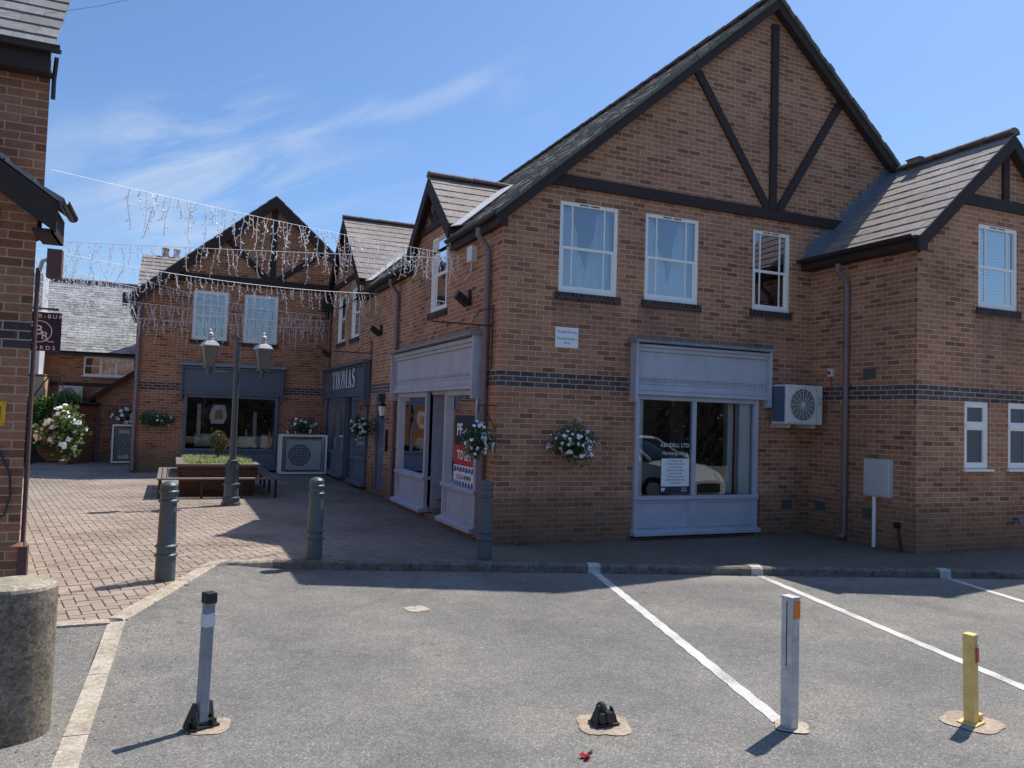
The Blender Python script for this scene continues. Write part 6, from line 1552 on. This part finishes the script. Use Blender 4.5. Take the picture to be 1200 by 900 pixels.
leafcloud(mb, pts, .2, rr, .2); bh = thing('hedge', (12,-19,-.09), 'long hedge across the car park behind the viewer', 'hedge'); mb.build('foliage', M['leaf_tree'], bh)
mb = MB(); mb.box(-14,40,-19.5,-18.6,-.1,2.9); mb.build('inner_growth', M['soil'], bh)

# ================================================================== LIGHT, SKY, CAMERA
sdir = V((.555,.265,1)).normalized(); el = math.asin(sdir.z); az = math.atan2(sdir.x, sdir.y)
sun = bpy.data.lights.new('sun', 'SUN'); sun.energy = 5.0; sun.angle = R(.53); sun.color = (1,.95,.86)
so = bpy.data.objects.new('sun', sun); col.objects.link(so); so.rotation_euler = (-sdir).to_track_quat('-Z', 'Y').to_euler(); so.location = (10,10,20)
w = bpy.data.worlds.new('World'); scene.world = w; w.use_nodes = True; nt = w.node_tree; L = nt.links.new
bgn = nt.nodes['Background']; sky = N(nt, 'ShaderNodeTexSky', sky_type='NISHITA'); sky.sun_disc = False; sky.sun_elevation = el; sky.sun_rotation = az
sky.altitude = 60; sky.air_density = 1.0; sky.dust_density = .9; sky.ozone_density = 1.6
tc = N(nt, 'ShaderNodeTexCoord')
# thin cirrus: streaky noise in a frame turned along the wisp
mp = N(nt, 'ShaderNodeMapping', vector_type='TEXTURE'); mp.inputs['Rotation'].default_value = (0, R(-27), R(23.4)); L(tc.outputs['Generated'], mp.inputs[0])
sc_ = N(nt, 'ShaderNodeVectorMath', operation='MULTIPLY'); sc_.inputs[1].default_value = (1.7,2.2,9.0); L(mp.outputs[0], sc_.inputs[0])
n1 = N(nt, 'ShaderNodeTexNoise', i_Scale=2.0, i_Detail=9.0, i_Roughness=.62, i_Distortion=.7); L(sc_.outputs[0], n1.inputs['Vector'])
r1 = ramp(nt, [(.42, (0,0,0)), (.74, (1,1,1))]); L(n1.outputs['Fac'], r1.inputs[0])
def lobe(d, w0, w1):                     # soft patch of sky round a direction
    dp = N(nt, 'ShaderNodeVectorMath', operation='DOT_PRODUCT'); L(tc.outputs['Generated'], dp.inputs[0]); dp.inputs[1].default_value = V(d).normalized()
    m_ = N(nt, 'ShaderNodeMapRange', interpolation_type='SMOOTHSTEP'); m_.inputs['From Min'].default_value = w0; m_.inputs['From Max'].default_value = w1; L(dp.outputs['Value'], m_.inputs['Value']); return m_.outputs[0]
LOBES = [((-.09,.968,.225), .993, .9996, .5), ((-.0,.965,.255), .992, .9996, .9), ((.07,.953,.292), .993, .9997, .75), ((.14,.957,.249), .994, .9997, .55), ((.23,.942,.246), .995, .9997, .35), ((.37,.843,.392), .9985, .9999, .30)]
tot = None
for d, a, c, k in LOBES:
    o = math_(nt, 'MULTIPLY', lobe(d, a, c), k); tot = o if tot is None else math_(nt, 'MAXIMUM', tot, o)
# a narrow wisp along one great circle, fading towards its upper end
dn = N(nt, 'ShaderNodeVectorMath', operation='DOT_PRODUCT'); dn.inputs[1].default_value = (.4424,.2411,-.8638)
ds = N(nt, 'ShaderNodeTexNoise', i_Scale=7.0, i_Detail=4.0); L(tc.outputs['Generated'], ds.inputs['Vector'])
L(tc.outputs['Generated'], dn.inputs[0])
off = math_(nt, 'ADD', dn.outputs['Value'], math_(nt, 'MULTIPLY_ADD', ds.outputs['Fac'], .05, -.025))
bnd = N(nt, 'ShaderNodeMapRange', interpolation_type='SMOOTHSTEP'); bnd.inputs['From Min'].default_value = .022; bnd.inputs['From Max'].default_value = .001; L(math_(nt, 'ABSOLUTE', off), bnd.inputs['Value'])
tot = math_(nt, 'MAXIMUM', tot, math_(nt, 'MULTIPLY', math_(nt, 'MULTIPLY', bnd.outputs[0], lobe((.13,.937,.324), .955, .985)), .8))
cl = math_(nt, 'MULTIPLY', math_(nt, 'MULTIPLY', r1.outputs[0], tot), .75)
cm = mixc(nt, cl, mixc(nt, 1.0, sky.outputs[0], (.66,.83,1.03), 'MULTIPLY'), (4.6,5.2,6.0))
# milky haze low down
L(cm, bgn.inputs[0]); bgn.inputs['Strength'].default_value = .15

cam = bpy.data.cameras.new('camera'); cam.sensor_width = 36; cam.lens = 918.18*36/1200; cam.clip_end = 2000; cam.clip_start = .05
co = bpy.data.objects.new('camera', cam); col.objects.link(co); scene.camera = co
yaw, pit, rol = .4083, .0420, .0309
F = V((math.sin(yaw)*math.cos(pit), math.cos(yaw)*math.cos(pit), math.sin(pit))); Rt = V((math.cos(yaw), -math.sin(yaw), 0)); Up = Rt.cross(F)
R2 = Rt*math.cos(rol)+Up*math.sin(rol); U2 = -Rt*math.sin(rol)+Up*math.cos(rol)
mw = Matrix(((R2.x,U2.x,-F.x,-4.2133),(R2.y,U2.y,-F.y,-10.2234),(R2.z,U2.z,-F.z,1.80),(0,0,0,1))); co.matrix_world = mw
scene.view_settings.view_transform = 'Standard'; scene.view_settings.look = 'None'; scene.view_settings.exposure = 0
scene.cycles.max_bounces = 8; scene.cycles.transparent_max_bounces = 12
